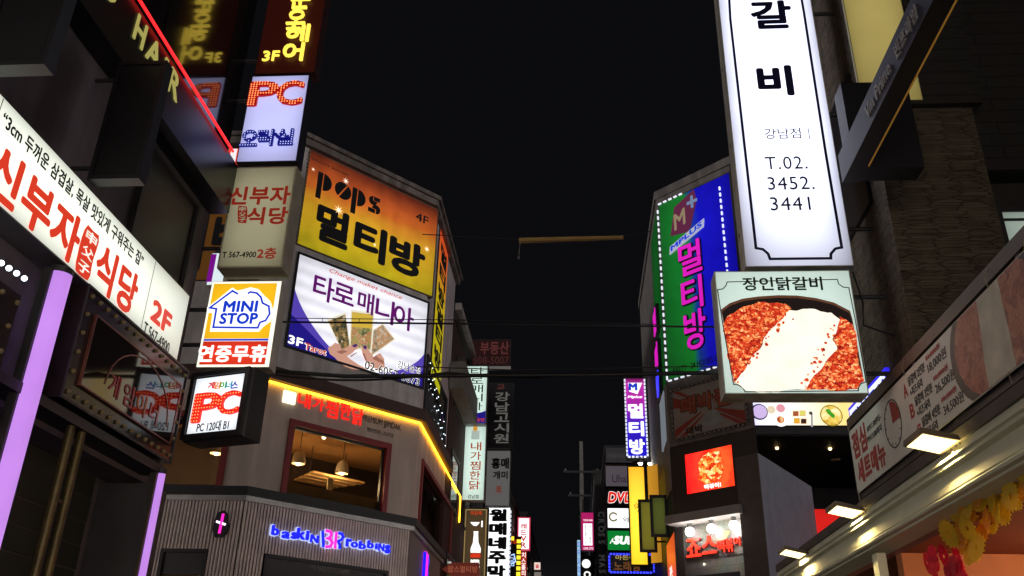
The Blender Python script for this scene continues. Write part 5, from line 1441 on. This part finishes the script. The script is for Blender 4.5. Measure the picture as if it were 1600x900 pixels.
S.P([Mx(948, 230), Mx(976, 230), Mx(980, 420), Mx(952, 420)], PR('spoon_grey', (160, 160, 170)), .008, .002, 'printed_spoon', px=False); MD(948, 228, 26, PR('spoon_dark', (70, 70, 80)), .0105)
MD(1235, 260, 158, PR('bowl_olive', (150, 130, 40)), .008); MD(1235, 260, 142, food('bowl_noodles', [(.15, (200, 150, 40)), (.5, (244, 214, 100)), (.8, (255, 245, 190))], .95, 4), .0105)
S.P([Mx(x, y) for x, y in rough_poly([(1150, 180), (1200, 170), (1240, 220), (1280, 250), (1275, 300), (1220, 270), (1180, 230)], .1, 2, rr)], PR('greens_print', (70, 160, 40)), .013, .002, 'printed_greens', px=False)
# blue edged strip sign on the near building, left of the banner
FBS = Frame((3.75, 0), -90)
a, b = FBS.uv(1333, 666), FBS.uv(1366, 640)
S = Sign('strip_sign', 'narrow white sign with a glowing blue edge tucked behind the menu banner', 'sign', FBS, (a[0]-.1, b[0]+.6, a[1]-.16, a[1]+.28), .05, lit('blue_edge', (50, 40, 230), 1.0), lit('strip_white', (236, 240, 255), 1.1), .045, px=False)
S.T('점심특선', (.1, .95, .3, .75), BLP, .03, frac=True)

# ================================================================== blocks further down the street
BRK = brick('dark_red_brick', (92, 52, 44), (78, 44, 38), (58, 50, 46), 3, .5, .2, .85, .3)
FARW = mat('far_dark_wall', (60, 56, 56), .8, var=.2)
WIN = mat('dark_window_glass', (26, 28, 32), .1)
def block(label, x0, x1, y0, y1, h, m, side, front=True):
    o = thing('street_building', label, 'building', ((x0+x1)/2, y0, 0))
    MB().plan([(x0, y0), (x1, y0), (x1, y1), (x0, y1)], 0, h).build('wall', m, o)
    MB().plan([(x0-.1, y0-.1), (x1+.1, y0-.1), (x1+.1, y1), (x0-.1, y1)], h, h+.25).build('parapet', FARW, o)
    fr = Frame((x1, 0), 90) if side < 0 else Frame((x0, 0), -90)
    a, b = (y0, y1) if side < 0 else (-y1, -y0)
    nf = int(h/3.2)
    for f in range(nf):
        k_ = max(1, int((b-a)/3))
        for i in range(k_):
            u = a+(b-a)*(i+.5)/k_; z = 1+f*3.2
            w = MB().ribbon(fr, [(u-.9, z), (u+.9, z), (u+.9, z+1.7), (u-.9, z+1.7)], .1, 0, .05, True).build('window', DARK, o)
            box('pane', WIN, w, fr, u-.87, u+.87, .003, .02, z+.03, z+1.67)
    return o
o = block('dark red brick building next to the chamfered corner on the left', -14, XL, By+5.05, 34, FCS.uv(700, 420)[1]-1.2 if False else 13.2, BRK, -1)
za = on_x(XL, 705, 460).z
box('gutter', mat('white_gutter', (176, 170, 164), .6), o, FCS, 5.0, 10.5, .02, .22, za-.12, za+.12)
box('awning', mat('grey_awning', (120, 118, 112), .6), o, FCS, 4.6, 8.4, .02, .5, on_x(XL, 712, 610).z-.5, on_x(XL, 712, 610).z+.4)
block('dark block behind the second group of signs on the left', -14, XL-.3, 34.2, 50, 14.5, FARW, -1)
block('low dark block behind the white rice wine sign on the left', -14, XL-.2, 50.3, 72, 14, BRK, -1)
block('farthest dark block on the left side of the street', -14, XL-.1, 72.3, 120, 16, FARW, -1)
block('dark block behind the yellow sign on the right', 2.9, 14, 36.5, 52, 14.5, FARW, 1)
block('dark block behind the stacked shop signs on the right', 1.75, 14, 52.5, 62, 16, BRK, 1)
block('farthest dark block on the right side of the street', 1.2, 14, 62.5, 120, 17, FARW, 1)

def blade(y, r, name, label, cab, face, depth=.25, border=.04, cat='sign', group=None):
    fr = Frame((0, y), 0); a, b = fr.uv(r[0], r[1]), fr.uv(r[2], r[3])
    S = Sign(name, label, cat, fr, (a[0], b[0], b[1], a[1]), depth, cab, face, border, group, px=False, lip=.01)
    S.bar = None
    side = -1 if r[0] < 860 else 1
    mb = MB(); h = S.z1-S.z0
    for f in (.2, .8):
        if side < 0: mb.tube([fr.W(S.u0-.5, -depth/2, S.z0+h*f), fr.W(S.u0+.02, -depth/2, S.z0+h*f)], .03, 6)
        else: mb.tube([fr.W(S.u1-.02, -depth/2, S.z0+h*f), fr.W(S.u1+.6, -depth/2, S.z0+h*f)], .03, 6)
    mb.build('bracket', DARK, S.o)
    return S
GL = 'blade signs down the left side of the street'; GRp = 'blade signs down the right side of the street'
DK = dict(d=.02, th=.01)
S = blade(31.0, (735, 530, 798, 572), 'blade_sign', 'dim dark red estate agent sign above the fortune teller strip', DARK, lit('dim_red_panel', (44, 22, 22), .55), group=GL)
S.T('부동산', (.25, .95, .42, .9), lit('dim_red_letter', (98, 52, 50), .6), .02, frac=True, **DK); S.T('508-5007', (.1, .95, .08, .34), lit('dim_red_letter2', (78, 44, 42), .6), .0, frac=True, **DK)
MB().box(S.fr, S.u0+.6, S.u1, -.1, .04, S.z0-.12, S.z0-.02).build('base_strip', lit('dim_strip', (120, 116, 112), .5), S.o)
PG = lit('pale_mint_acrylic', (214, 240, 228), 1.0, edge=.25)
S = blade(30.2, (728, 571, 760, 663), 'blade_sign', 'pale mint fortune teller strip sign with dark lettering and a navy foot', GREYM, PG, group=GL)
S.V('타로매니아', (.24, .8, .22, .97), INK, .0, .02, .01, frac=True)
S.P([(S.u0+.04, S.z0+.04), (S.u1-.04, S.z0+.04)]+curve((S.u1-.04, S.z0+.5), ((S.u0+S.u1)/2, S.z0+.32), (S.u0+.04, S.z0+.5)), VIO, .018, .006, 'foot', px=False)
S.T('3F', (.12, .42, .04, .13), WP, .02, .03, frac=True); S.T('Tarot', (.5, .92, .04, .12), lit('orange_red_print', (214, 70, 30)), .02, .03, frac=True)
S = blade(30.6, (726, 665, 757, 783), 'blade_sign', 'pale mint braised chicken strip sign with orange lettering', GREYM, PG, group=GL)
S.P([U2 for U2 in [(S.u0+(S.u1-S.u0)*a, S.z0+(S.z1-S.z0)*b) for a, b in ((.32, .81), (.68, .81), (.68, .93), (.32, .93))]], lit('soft_grey_print', (180, 196, 188), .8), .018, .006, 'printed_box', px=False)
S.P(disc((S.u0+(S.u1-S.u0)*.48, S.z0+(S.z1-S.z0)*.955), .09, 12), lit('amber_print', (224, 160, 60), .8), .019, .006, 'printed_knob', px=False)
S.V('내가찜한닭', (.32, .78, .14, .78), lit('orange_brown_print', (176, 70, 24), .7), .01, .02, .01, frac=True)
S.T('강남점', (.28, .74, .03, .08), INK, .01, .02, .01, frac=True)
S = blade(31.7, (725, 793, 760, 905), 'blade_sign', 'brown beer and soju strip sign with a white bottle drawing', DARK, lit('olive_brown_panel', (82, 66, 44), .75, edge=.25), group=GL)
S.border(.035, lit('tan_line', (176, 150, 96), .6), .06, .02, .01, 'printed_border')
u_ = lambda a: S.u0+(S.u1-S.u0)*a
zz_ = lambda b: S.z0+(S.z1-S.z0)*b
bot = [(.34, .36), (.34, .42), (.42, .5), (.44, .62), (.43, .66), (.62, .66), (.61, .62), (.64, .5), (.74, .42), (.74, .36)]
S.P([(u_(a), zz_(b)) for a, b in bot], WP, .02, .006, 'printed_bottle', px=False)
S.P([(u_(a), zz_(b)) for a, b in ((.34, .29), (.74, .29), (.74, .35), (.34, .35))], lit('red_acrylic', (222, 54, 30)), .02, .006, 'printed_band', px=False)
S.T('미진육', (.28, .74, .89, .95), lit('orange_red_print', (214, 70, 30)), .03, .02, frac=True)
S.P([(u_(a), zz_(b)) for a, b in curve((.28, .79), (.5, .68), (.66, .79))], WP, .02, .006, 'printed_bowl', px=False)
S.Rc((.72, .78, .72, .81), WP, .02, frac=True)
S.T('BEER', (.36, .72, .205, .265), WP, .07, .02, frac=True); S.T('SOJU', (.36, .72, .12, .18), WP, .07, .02, frac=True)
S = blade(38.2, (762, 598, 801, 700), 'blade_sign', 'unlit black strip sign with grey lettering behind the fortune teller strip', DARK, mat('black_strip', (40, 38, 38), .4), group=GL)
S.T('고', (.35, .65, .9, .97), lit('dim_red_letter', (98, 52, 50)), .02, .02, frac=True)
S.V('강남고시원', (.3, .85, .06, .86), lit('dim_grey_letter', (104, 102, 98), .7), .02, .02, .01, frac=True)  # letter emission imitates light falling on the unlit sign
S = blade(38.6, (760, 703, 797, 792), 'blade_sign', 'unlit grey strip sign with brush lettering above the white rice wine sign', GREYM, mat('grey_print', (150, 148, 144), .5), group=GL)
S.T('홍매', (.22, .92, .66, .86), INK, .05, .02, frac=True); S.T('개미', (.3, .88, .48, .62), INK, .04, .02, frac=True); S.T('酒', (.42, .64, .24, .36), lit('dim_red_letter3', (140, 66, 50), .5), .03, .02, frac=True)
box('face_glow', lit('grey_painted_glow', (112, 110, 108), .6), S.o, S.fr, S.u0+.05, S.u1-.05, .0105, .014, S.z0+.05, S.z1-.05)  # painted glow stands in for light on the unlit face
S = blade(40.5, (763, 792, 796, 905), 'blade_sign', 'bright white rice wine sign with heavy black brush lettering', GREYM, lit('plain_white_acrylic', (252, 254, 255), 1.4), depth=.6, group=GL)
S.V('월매네주막', (.06, .84, .0, .98), INK, .06, .02, .01, gap=.1, frac=True)
S.dashes(.03, .2, .1, .12, LW, .06, 'RT')
S = blade(51.9, (793, 838, 813, 905), 'blade_sign', 'small black sign with a yellow bulb border and a blue squiggle', DARK, mat('black_strip', (40, 38, 38)), group=GL)
S.dashes(.12, .3, .22, .2, lit('yellow_bulb', (250, 220, 50), 1.6), .05, 'RT')
S.rib([(u, z) for u, z in ((S.u0+.1, S.z1-1.1), (S.u0+.4, S.z1-1.0), (S.u0+.5, S.z1-1.4), (S.u0+.15, S.z1-1.6))], .06, lit('pale_blue_neon', (170, 200, 255), 1.5), .03, .01, px=False)
S.T('음', (.1, .6, .3, .5), lit('pale_blue_neon', (170, 200, 255)), .0, .03, frac=True); S.T('식당', (.05, .75, .82, .93), lit('orange_red_print', (214, 70, 30)), .03, .03, frac=True)
S = blade(59.7, (809, 808, 828, 860), 'blade_sign', 'white sign with red lettering in a pink frame far down the left side', lit('pink_frame', (222, 60, 90), .8), lit('plain_white_acrylic', (252, 254, 255)), border=.08, group=GL)
S.V('레드VR', (.25, .72, .06, .82), lit('red_print', (206, 30, 50), .8), .03, .02, .01, frac=True)
S = blade(63.6, (813, 861, 823, 910), 'blade_sign', 'narrow red strip sign far down the left side', DARK, lit('red_strip', (188, 50, 40), .8), group=GL)
S.V('치스홀의점', (.2, .8, .0, .97), WP, .01, .02, .01, frac=True)
S = blade(82, (834, 878, 845, 891), 'blade_sign', 'tiny pale square sign farthest down the left side', DARK, lit('peach_white', (240, 214, 200), 1.0), group=GL)
S.T('술', (.25, .75, .25, .75), lit('red_print', (206, 30, 50)), .03, .02, frac=True)
S = blade(82.5, (834, 893, 846, 910), 'blade_sign', 'tiny grey square sign under the farthest pale sign', DARK, lit('grey_far', (150, 140, 130), .6), group=GL)
# red arrow sign held out over the street
FA = Frame((0, 27), 0)
q = [FA.uv(*p) for p in ((690, 889), (706, 879), (748, 879), (749, 900), (706, 900))]
o = thing('arrow_sign', 'dim red arrow sign pointing left above the street', 'sign', FA.W(sum(a for a, b in q)/5, 0, min(b for a, b in q)), 0)
MB().prism(FA, q, -.15, 0).build('cabinet', lit('dim_brick_panel', (112, 46, 36), .5), o)
a, b = FA.uv(700, 884), FA.uv(746, 895)
text_mb(MB(), FA, '팝스멀티방', a[0], b[0], b[1], a[1], .004, .02, .02).build('lettering', lit('dim_orange_letter', (168, 90, 66), .6), o)
MB().tube([FA.W(XL-.1, -.07, q[0][1]), FA.W(q[0][0]+.2, -.07, q[0][1])], .04, 8).build('bracket', DARK, o)

# right side, far to near
S = blade(60, (907, 800, 929, 861), 'blade_sign', 'magenta blade sign with two white text columns far down the right side', DARK, lit('magenta_panel', (196, 34, 110), .75), group=GRp)
S.Rc((.2, .85, .14, .7), lit('plain_white_acrylic', (252, 254, 255)), .016, frac=True)
S.V('콜트플리오', (.26, .46, .17, .68), INK, .0, .02, .01, frac=True); S.V('유익더울학', (.6, .8, .17, .68), INK, .0, .02, .01, frac=True)
S.T('YOUR HAIR', (.2, .9, .76, .81), WP, .01, .02, frac=True); S.T('1599.3773', (.2, .9, .03, .09), WP, .0, .02, frac=True)
S = blade(64, (908, 868, 926, 910), 'blade_sign', 'black strip sign with white sideways lettering far down the right side', DARK, mat('black_strip', (40, 38, 38)), group=GRp)
S.P(disc((S.u0+(S.u1-S.u0)*.45, S.z1-.55), .3, 16), WP, .02, .006, 'emblem', px=False)
for i, ch in enumerate('CRA'):
    vs, fs = glyphs(ch, .04, 0); out = []
    for x, y, z in vs: out.append(S.fr.W(S.u0+.2+y*.62, .02+(z+.5)*.01, S.z1-1.05-i*.42-x*.5))
    MB().add(out, [f[::-1] for f in fs]).build('letter', WP, S.o)
S = blade(66, (901, 843, 908, 910), 'blade_sign', 'narrow pale blue strip sign farthest down the right side', DARK, lit('pale_blue_strip', (170, 210, 235), .9), group=GRp)
S.V('피부과의원', (.2, .8, .0, .97), BLP, .0, .02, .01, frac=True)
S = blade(54, (930, 758, 946, 910), 'blade_sign', 'unlit black vertical sign with faint sideways lettering on the right', DARK, mat('black_strip', (40, 38, 38)), group=GRp)
for i, ch in enumerate('CROSS MASTER'):
    if ch == ' ': continue
    vs, fs = glyphs(ch, .03, 0); out = []
    for x, y, z in vs: out.append(S.fr.W(S.u0+.15+y*.5, .02+(z+.5)*.01, S.z1-1.6-i*.42-x*.45))
    MB().add(out, [f[::-1] for f in fs]).build('letter', lit('faint_letter', (70, 70, 70), .5), S.o)  # faint emission in place of light reaching the unlit letters
S = blade(46, (945, 698, 990, 724), 'blade_sign', 'dim grey sign at the top of the stack beside the yellow sign', DARK, lit('dim_grey_panel', (56, 54, 54), .6), group=GRp)
S.T('네일아트', (.1, .7, .3, .6), lit('faint_letter2', (84, 82, 80), .5), .02, .02, frac=True)
S = blade(46, (945, 727, 990, 761), 'blade_sign', 'grey lilac sign with dark lettering second in the stack beside the yellow sign', DARK, lit('grey_lilac_panel', (98, 90, 98), .6), group=GRp)
S.T('Uhair', (.25, .95, .2, .55), lit('dark_lilac_letter', (58, 50, 58), .5), .01, .02, frac=True)
S = blade(46, (947, 764, 990, 790), 'blade_sign', 'black sign with outlined red capital letters in the stack beside the yellow sign', DARK, mat('black_strip', (40, 38, 38)), group=GRp)
S.T('DVD', (.05, 1.0, .12, .85), WP, .09, .02, frac=True, shear=.15); S.T('DVD', (.06, .99, .15, .82), lit('red_led_letter', (236, 40, 30)), .05, .035, frac=True, shear=.15)
S = blade(46, (948, 793, 990, 826), 'blade_sign', 'white sign with a gold ring drawing in the stack beside the yellow sign', DARK, lit('plain_white_acrylic', (252, 254, 255)), group=GRp)
c = (S.u0+.33, S.z0+(S.z1-S.z0)*.55)
S.rib(disc(c, .2, 20, 30, 330), .09, lit('khaki_ring', (150, 140, 100), .7), .02, .006, px=False)
S.T('와인', (.6, 1.1, .28, .55), INK, .01, .02, frac=True)
S = blade(46, (948, 828, 992, 861), 'blade_sign', 'green sandwich shop sign with white italic letters beside the yellow sign', DARK, lit('green_acrylic', (10, 132, 50), .85), group=GRp)
S.T('SUB', (.24, .98, .3, .72), WP, .08, .02, frac=True, shear=.2)
S.rib([(S.u0+.15, S.z0+.35), (S.u0+.3, S.z0+.6), (S.u0+.28, S.z0+.45), (S.u0+.7, S.z0+.42)], .05, WP, .02, .006, px=False)
S = blade(33.9, (950, 864, 1024, 897), 'blade_sign', 'black karaoke sign with a blue dotted border and brown lettering', DARK, mat('black_strip', (40, 38, 38)), group=GRp)
S.dashes(.04, .12, .06, .08, lit('blue_bulb', (50, 60, 255), 2.2), .06, 'LRTB')
S.T('마돈나', (.16, .6, .66, .9), lit('tan_letter', (196, 170, 90), .7), .02, .02, frac=True); S.T('노래방', (.12, .7, .12, .6), lit('brown_letter', (120, 76, 40), .7), .03, .02, frac=True)
# yellow corner sign: bright blade and its orange return
S = blade(31, (980, 728, 1014, 884), 'blade_sign', 'tall bright plain yellow blade sign on the right side of the street', DARK, ramp_lit('bright_yellow_panel', [(0, (255, 206, 40)), (.5, (255, 214, 60)), (1, (240, 176, 44))], 1.5, 'Z', edge=.2), depth=.2, group=GRp)
q = S.fr.uv(996, 795)
S.rib([(q[0]-.12+a, q[1]+b) for a, b in ((0, .12), (.1, .18), (.16, .05), (.05, 0), (.02, .1), (.2, .02), (.1, -.12))], .018, INK, .02, .006, px=False)
FO = Frame((S.u1+.06, 31.0), -38)
a, b = FO.uv(1012, 728), FO.uv(1046, 800)
S = Sign('blade_sign', 'dim orange panel angled back beside the bright yellow blade sign', 'sign', FO, (0.02, 1.0, 6.2, S.z1), .12, DARK, ramp_lit('orange_fade_panel', [(0, (210, 150, 40)), (1, (150, 96, 40))], .8, 'X'), .01, GRp, px=False)
SCR = lit('olive_screen', (132, 126, 44), .65, edge=.3, var=.2)
for y, r, lb, m_ in ((29.2, (998, 782, 1026, 862), 'yellow green panel in a black frame, left of the pair before the yellow sign', SCR), (28.0, (1016, 775, 1044, 838), 'darker green panel in a black frame, right of the pair before the yellow sign', lit('green_screen', (96, 104, 44), .55, edge=.4, var=.2)),
                    (27.2, (1045, 712, 1066, 790), 'unlit grey green panel in a black frame left of the red screen', lit('grey_green_panel', (66, 70, 60), .5))):  # the unlit panel's colour glows faintly to imitate light on it
    S = blade(y, r, 'framed_panel', lb, BLACK, m_, depth=.15, border=.06, cat='sign', group='black framed panels on the right')
    S.border(.09, BLACK, -.03, .04, .04)
# vertical purple arcade blade
S = blade(33.3, (975, 590, 1013, 715), 'blade_sign', 'purple and blue vertical blade sign edged with white bulbs on the right', DARK, ramp_lit('purple_blue_print', [(0, (24, 18, 190)), (.42, (60, 30, 190)), (.7, (176, 40, 170)), (.93, (190, 50, 170)), (1, (110, 20, 80))], .85, 'Z'), depth=.5, group=GRp)
S.dashes(.02, .15, .06, .09, LW, .07, 'LRB')
S.V('멀티방', (.14, .86, .02, .68), WP, .04, .02, .02, gap=.16, frac=True)
S.P([(S.u0+(S.u1-S.u0)*a, S.z0+(S.z1-S.z0)*b) for a, b in ((.18, .93), (.86, .93), (.62, .785), (.22, .82))], WP, .02, .008, 'printed_badge', px=False)
S.T('M', (.2, .62, .83, .925), BLP, .06, .03, frac=True); S.T('Mplus', (.14, .84, .725, .765), WP, .05, .03, frac=True, shear=.2)
for u in (.55, 1.0):
    p = S.fr.W(S.u0+(S.u1-S.u0)*u+.05, .1, S.z0-.14)
    o = thing('spot_lamp', ('left', 'right')[u > .6]+' spot lamp under the purple and blue vertical sign', 'lamp', p, 0, 'spot lamps over the yellow sign')
    MB().lathe(p, [(.04, -.1), (.09, -.1), (.09, .06), (.03, .14)], 12).build('housing', BLACK, o); bulb('bulb', o, Frame((p.x, p.y), 0), 0, 0, p.z-.1, .085, lit('spot_glow', (255, 252, 244), 12))
    l = bpy.data.lights.new('spot_light', 'POINT'); l.energy = 14; l.color = (1, .93, .8); l.shadow_soft_size = .08
    lo = bpy.data.objects.new('spot_light', l); COL.objects.link(lo); lo.parent = o; lo.location = (0, -.12, -.25)

# ---- utility pole far down the middle
p = on_y(72, 908, 690)
o = thing('utility_pole', 'faint concrete utility pole with crossarms far down the street', 'pole', (p.x, 72, 0))
CONC = mat('pole_concrete', (120, 116, 110), .8)
MB().tube([(p.x, 72, 0), (p.x, 72, p.z)], [.22, .14], 12).build('pole', CONC, o)
for py, w in ((738, 1.5), (775, 1.1)):
    z = on_y(72, 908, py).z; MB().box(Frame((p.x, 72), 0), -w, w, .1, .22, z-.08, z+.08).build('crossarm', DARK, o)
    for u in (-w+.2, 0, w-.2): MB().lathe((p.x+u, 71.85, z+.08), [(.06, 0), (.07, .1), (.03, .2), (.001, .2)], 8).build('insulator', CONC, o)

# ---- beam slung on a wire, and the cables across the street
def cable(name, label, pts, y, r, sag=.0, grp='cables across the street', ends=None):
    P = [on_y(yy if not isinstance(y, (int, float)) else y, px, py) for (px, py), yy in zip(pts, y if not isinstance(y, (int, float)) else [y]*len(pts))]
    out = []
    for i in range(len(P)-1):
        for k_ in range(8):
            t_ = k_/8; q = P[i].lerp(P[i+1], t_); q.z -= sag*4*t_*(1-t_); out.append(q)
    out.append(P[-1])
    o = MB().tube(out, r, 6).build(name, RUBBER, None, True)
    return tag(o, label, 'cable', grp)
cable('cable', 'thin cable above the slung beam, highest of the street cables', [(660, 366), (812, 374), (970, 368), (1016, 362)], 19, .012)
cable('cable', 'thin cable crossing just above the thick cable at the white fortune teller lightbox', [(448, 497), (724, 500), (1030, 507)], 13, .007)
cable('cable', 'black cable crossing the white fortune teller lightbox', [(440, 503), (724, 506), (1125, 511)], 13, .016)
cable('cable', 'thick black cable bundle crossing under the white fortune teller lightbox', [(404, 578), (540, 588), (700, 587), (920, 586), (1130, 582)], 10.5, .026)
cable('cable', 'slack black cable looping under the thick bundle', [(430, 586), (560, 594), (700, 582), (850, 590)], 10.6, .014, .02)
cable('cable', 'thin cable just above the thick bundle', [(650, 573), (800, 578), (1120, 572)], 10.7, .007)
for px, lb in ((504, 'left'), (562, 'middle'), (624, 'right')):
    a, b = on_y(13, px, 497.5), on_y(13, px-2, 505)
    tag(MB().tube([a, b+Vector((.01, 0, 0)), b], .005, 5).build('cable_hook', DARK), lb+' of the three small hooks joining the cables before the white lightbox', 'hook', 'cable hooks')
a, b = on_y(19, 811, 376), on_y(19, 974, 372)
fr = Frame((a.x, 19), 0); Lb = b.x-a.x
bm = thing('slung_beam', 'long thin ochre beam slung on a cable across the night sky', 'beam', a, 0)
dz = b.z-a.z
OCH = mat('ochre_tin', (158, 126, 66), .6, var=.15)
vs = [fr.W(0, d, a.z+z) for d in (.06, -.06) for z in (-.045, .045)]+[fr.W(Lb, d, b.z+z) for d in (.04, -.04) for z in (-.02, .05)]
MB().add(vs, [(0, 1, 3, 2), (4, 6, 7, 5), (0, 4, 5, 1), (2, 3, 7, 6), (1, 5, 7, 3), (0, 2, 6, 4)]).build('beam', OCH, bm)
c = on_y(19, 811, 402)
MB().tube([fr.W(.03, 0, a.z), fr.W(0, 0, c.z)], .006, 5).build('pull_cord', mat('pale_string', (150, 140, 124)), bm)
MB().lathe((a.x, 19, c.z), [(.005, .05), (.03, .02), (.03, -.03), (.005, -.05)], 8).build('cord_weight', GREYM, bm)

# ================================================================== unseen shop row added behind the camera to light the walls
fill_row = thing('street_building', 'added fill light shaped as a row of shops behind the viewer, unseen', 'building', (0, -9, 0))
MB().plan([(-22, -24), (22, -20), (22, -9), (-22, -9)], 0, 12).build('wall', FARW, fill_row)
FBK = Frame((0, -9), 180)
for i in range(7):
    u = -19+i*6.3
    for z0_, z1_, m_ in ((.4, 3.3, lit('low_fill_glow', (255, 236, 214), 5)), (3.7, 4.7, lit('fascia_fill_glow', (255, 248, 244), 5)), (5.4, 7.2, lit('upper_fill_glow', (255, 240, 230), 4))):
        w = MB().ribbon(FBK, [(u-2.8, z0_), (u+2.8, z0_), (u+2.8, z1_), (u-2.8, z1_)], .14, 0, .1, True).build('window', DARK, fill_row)
        box('pane', m_, w, FBK, u-2.75, u+2.75, .01, .05, z0_+.05, z1_-.05)  # glowing pane added as fill light in the form of a window
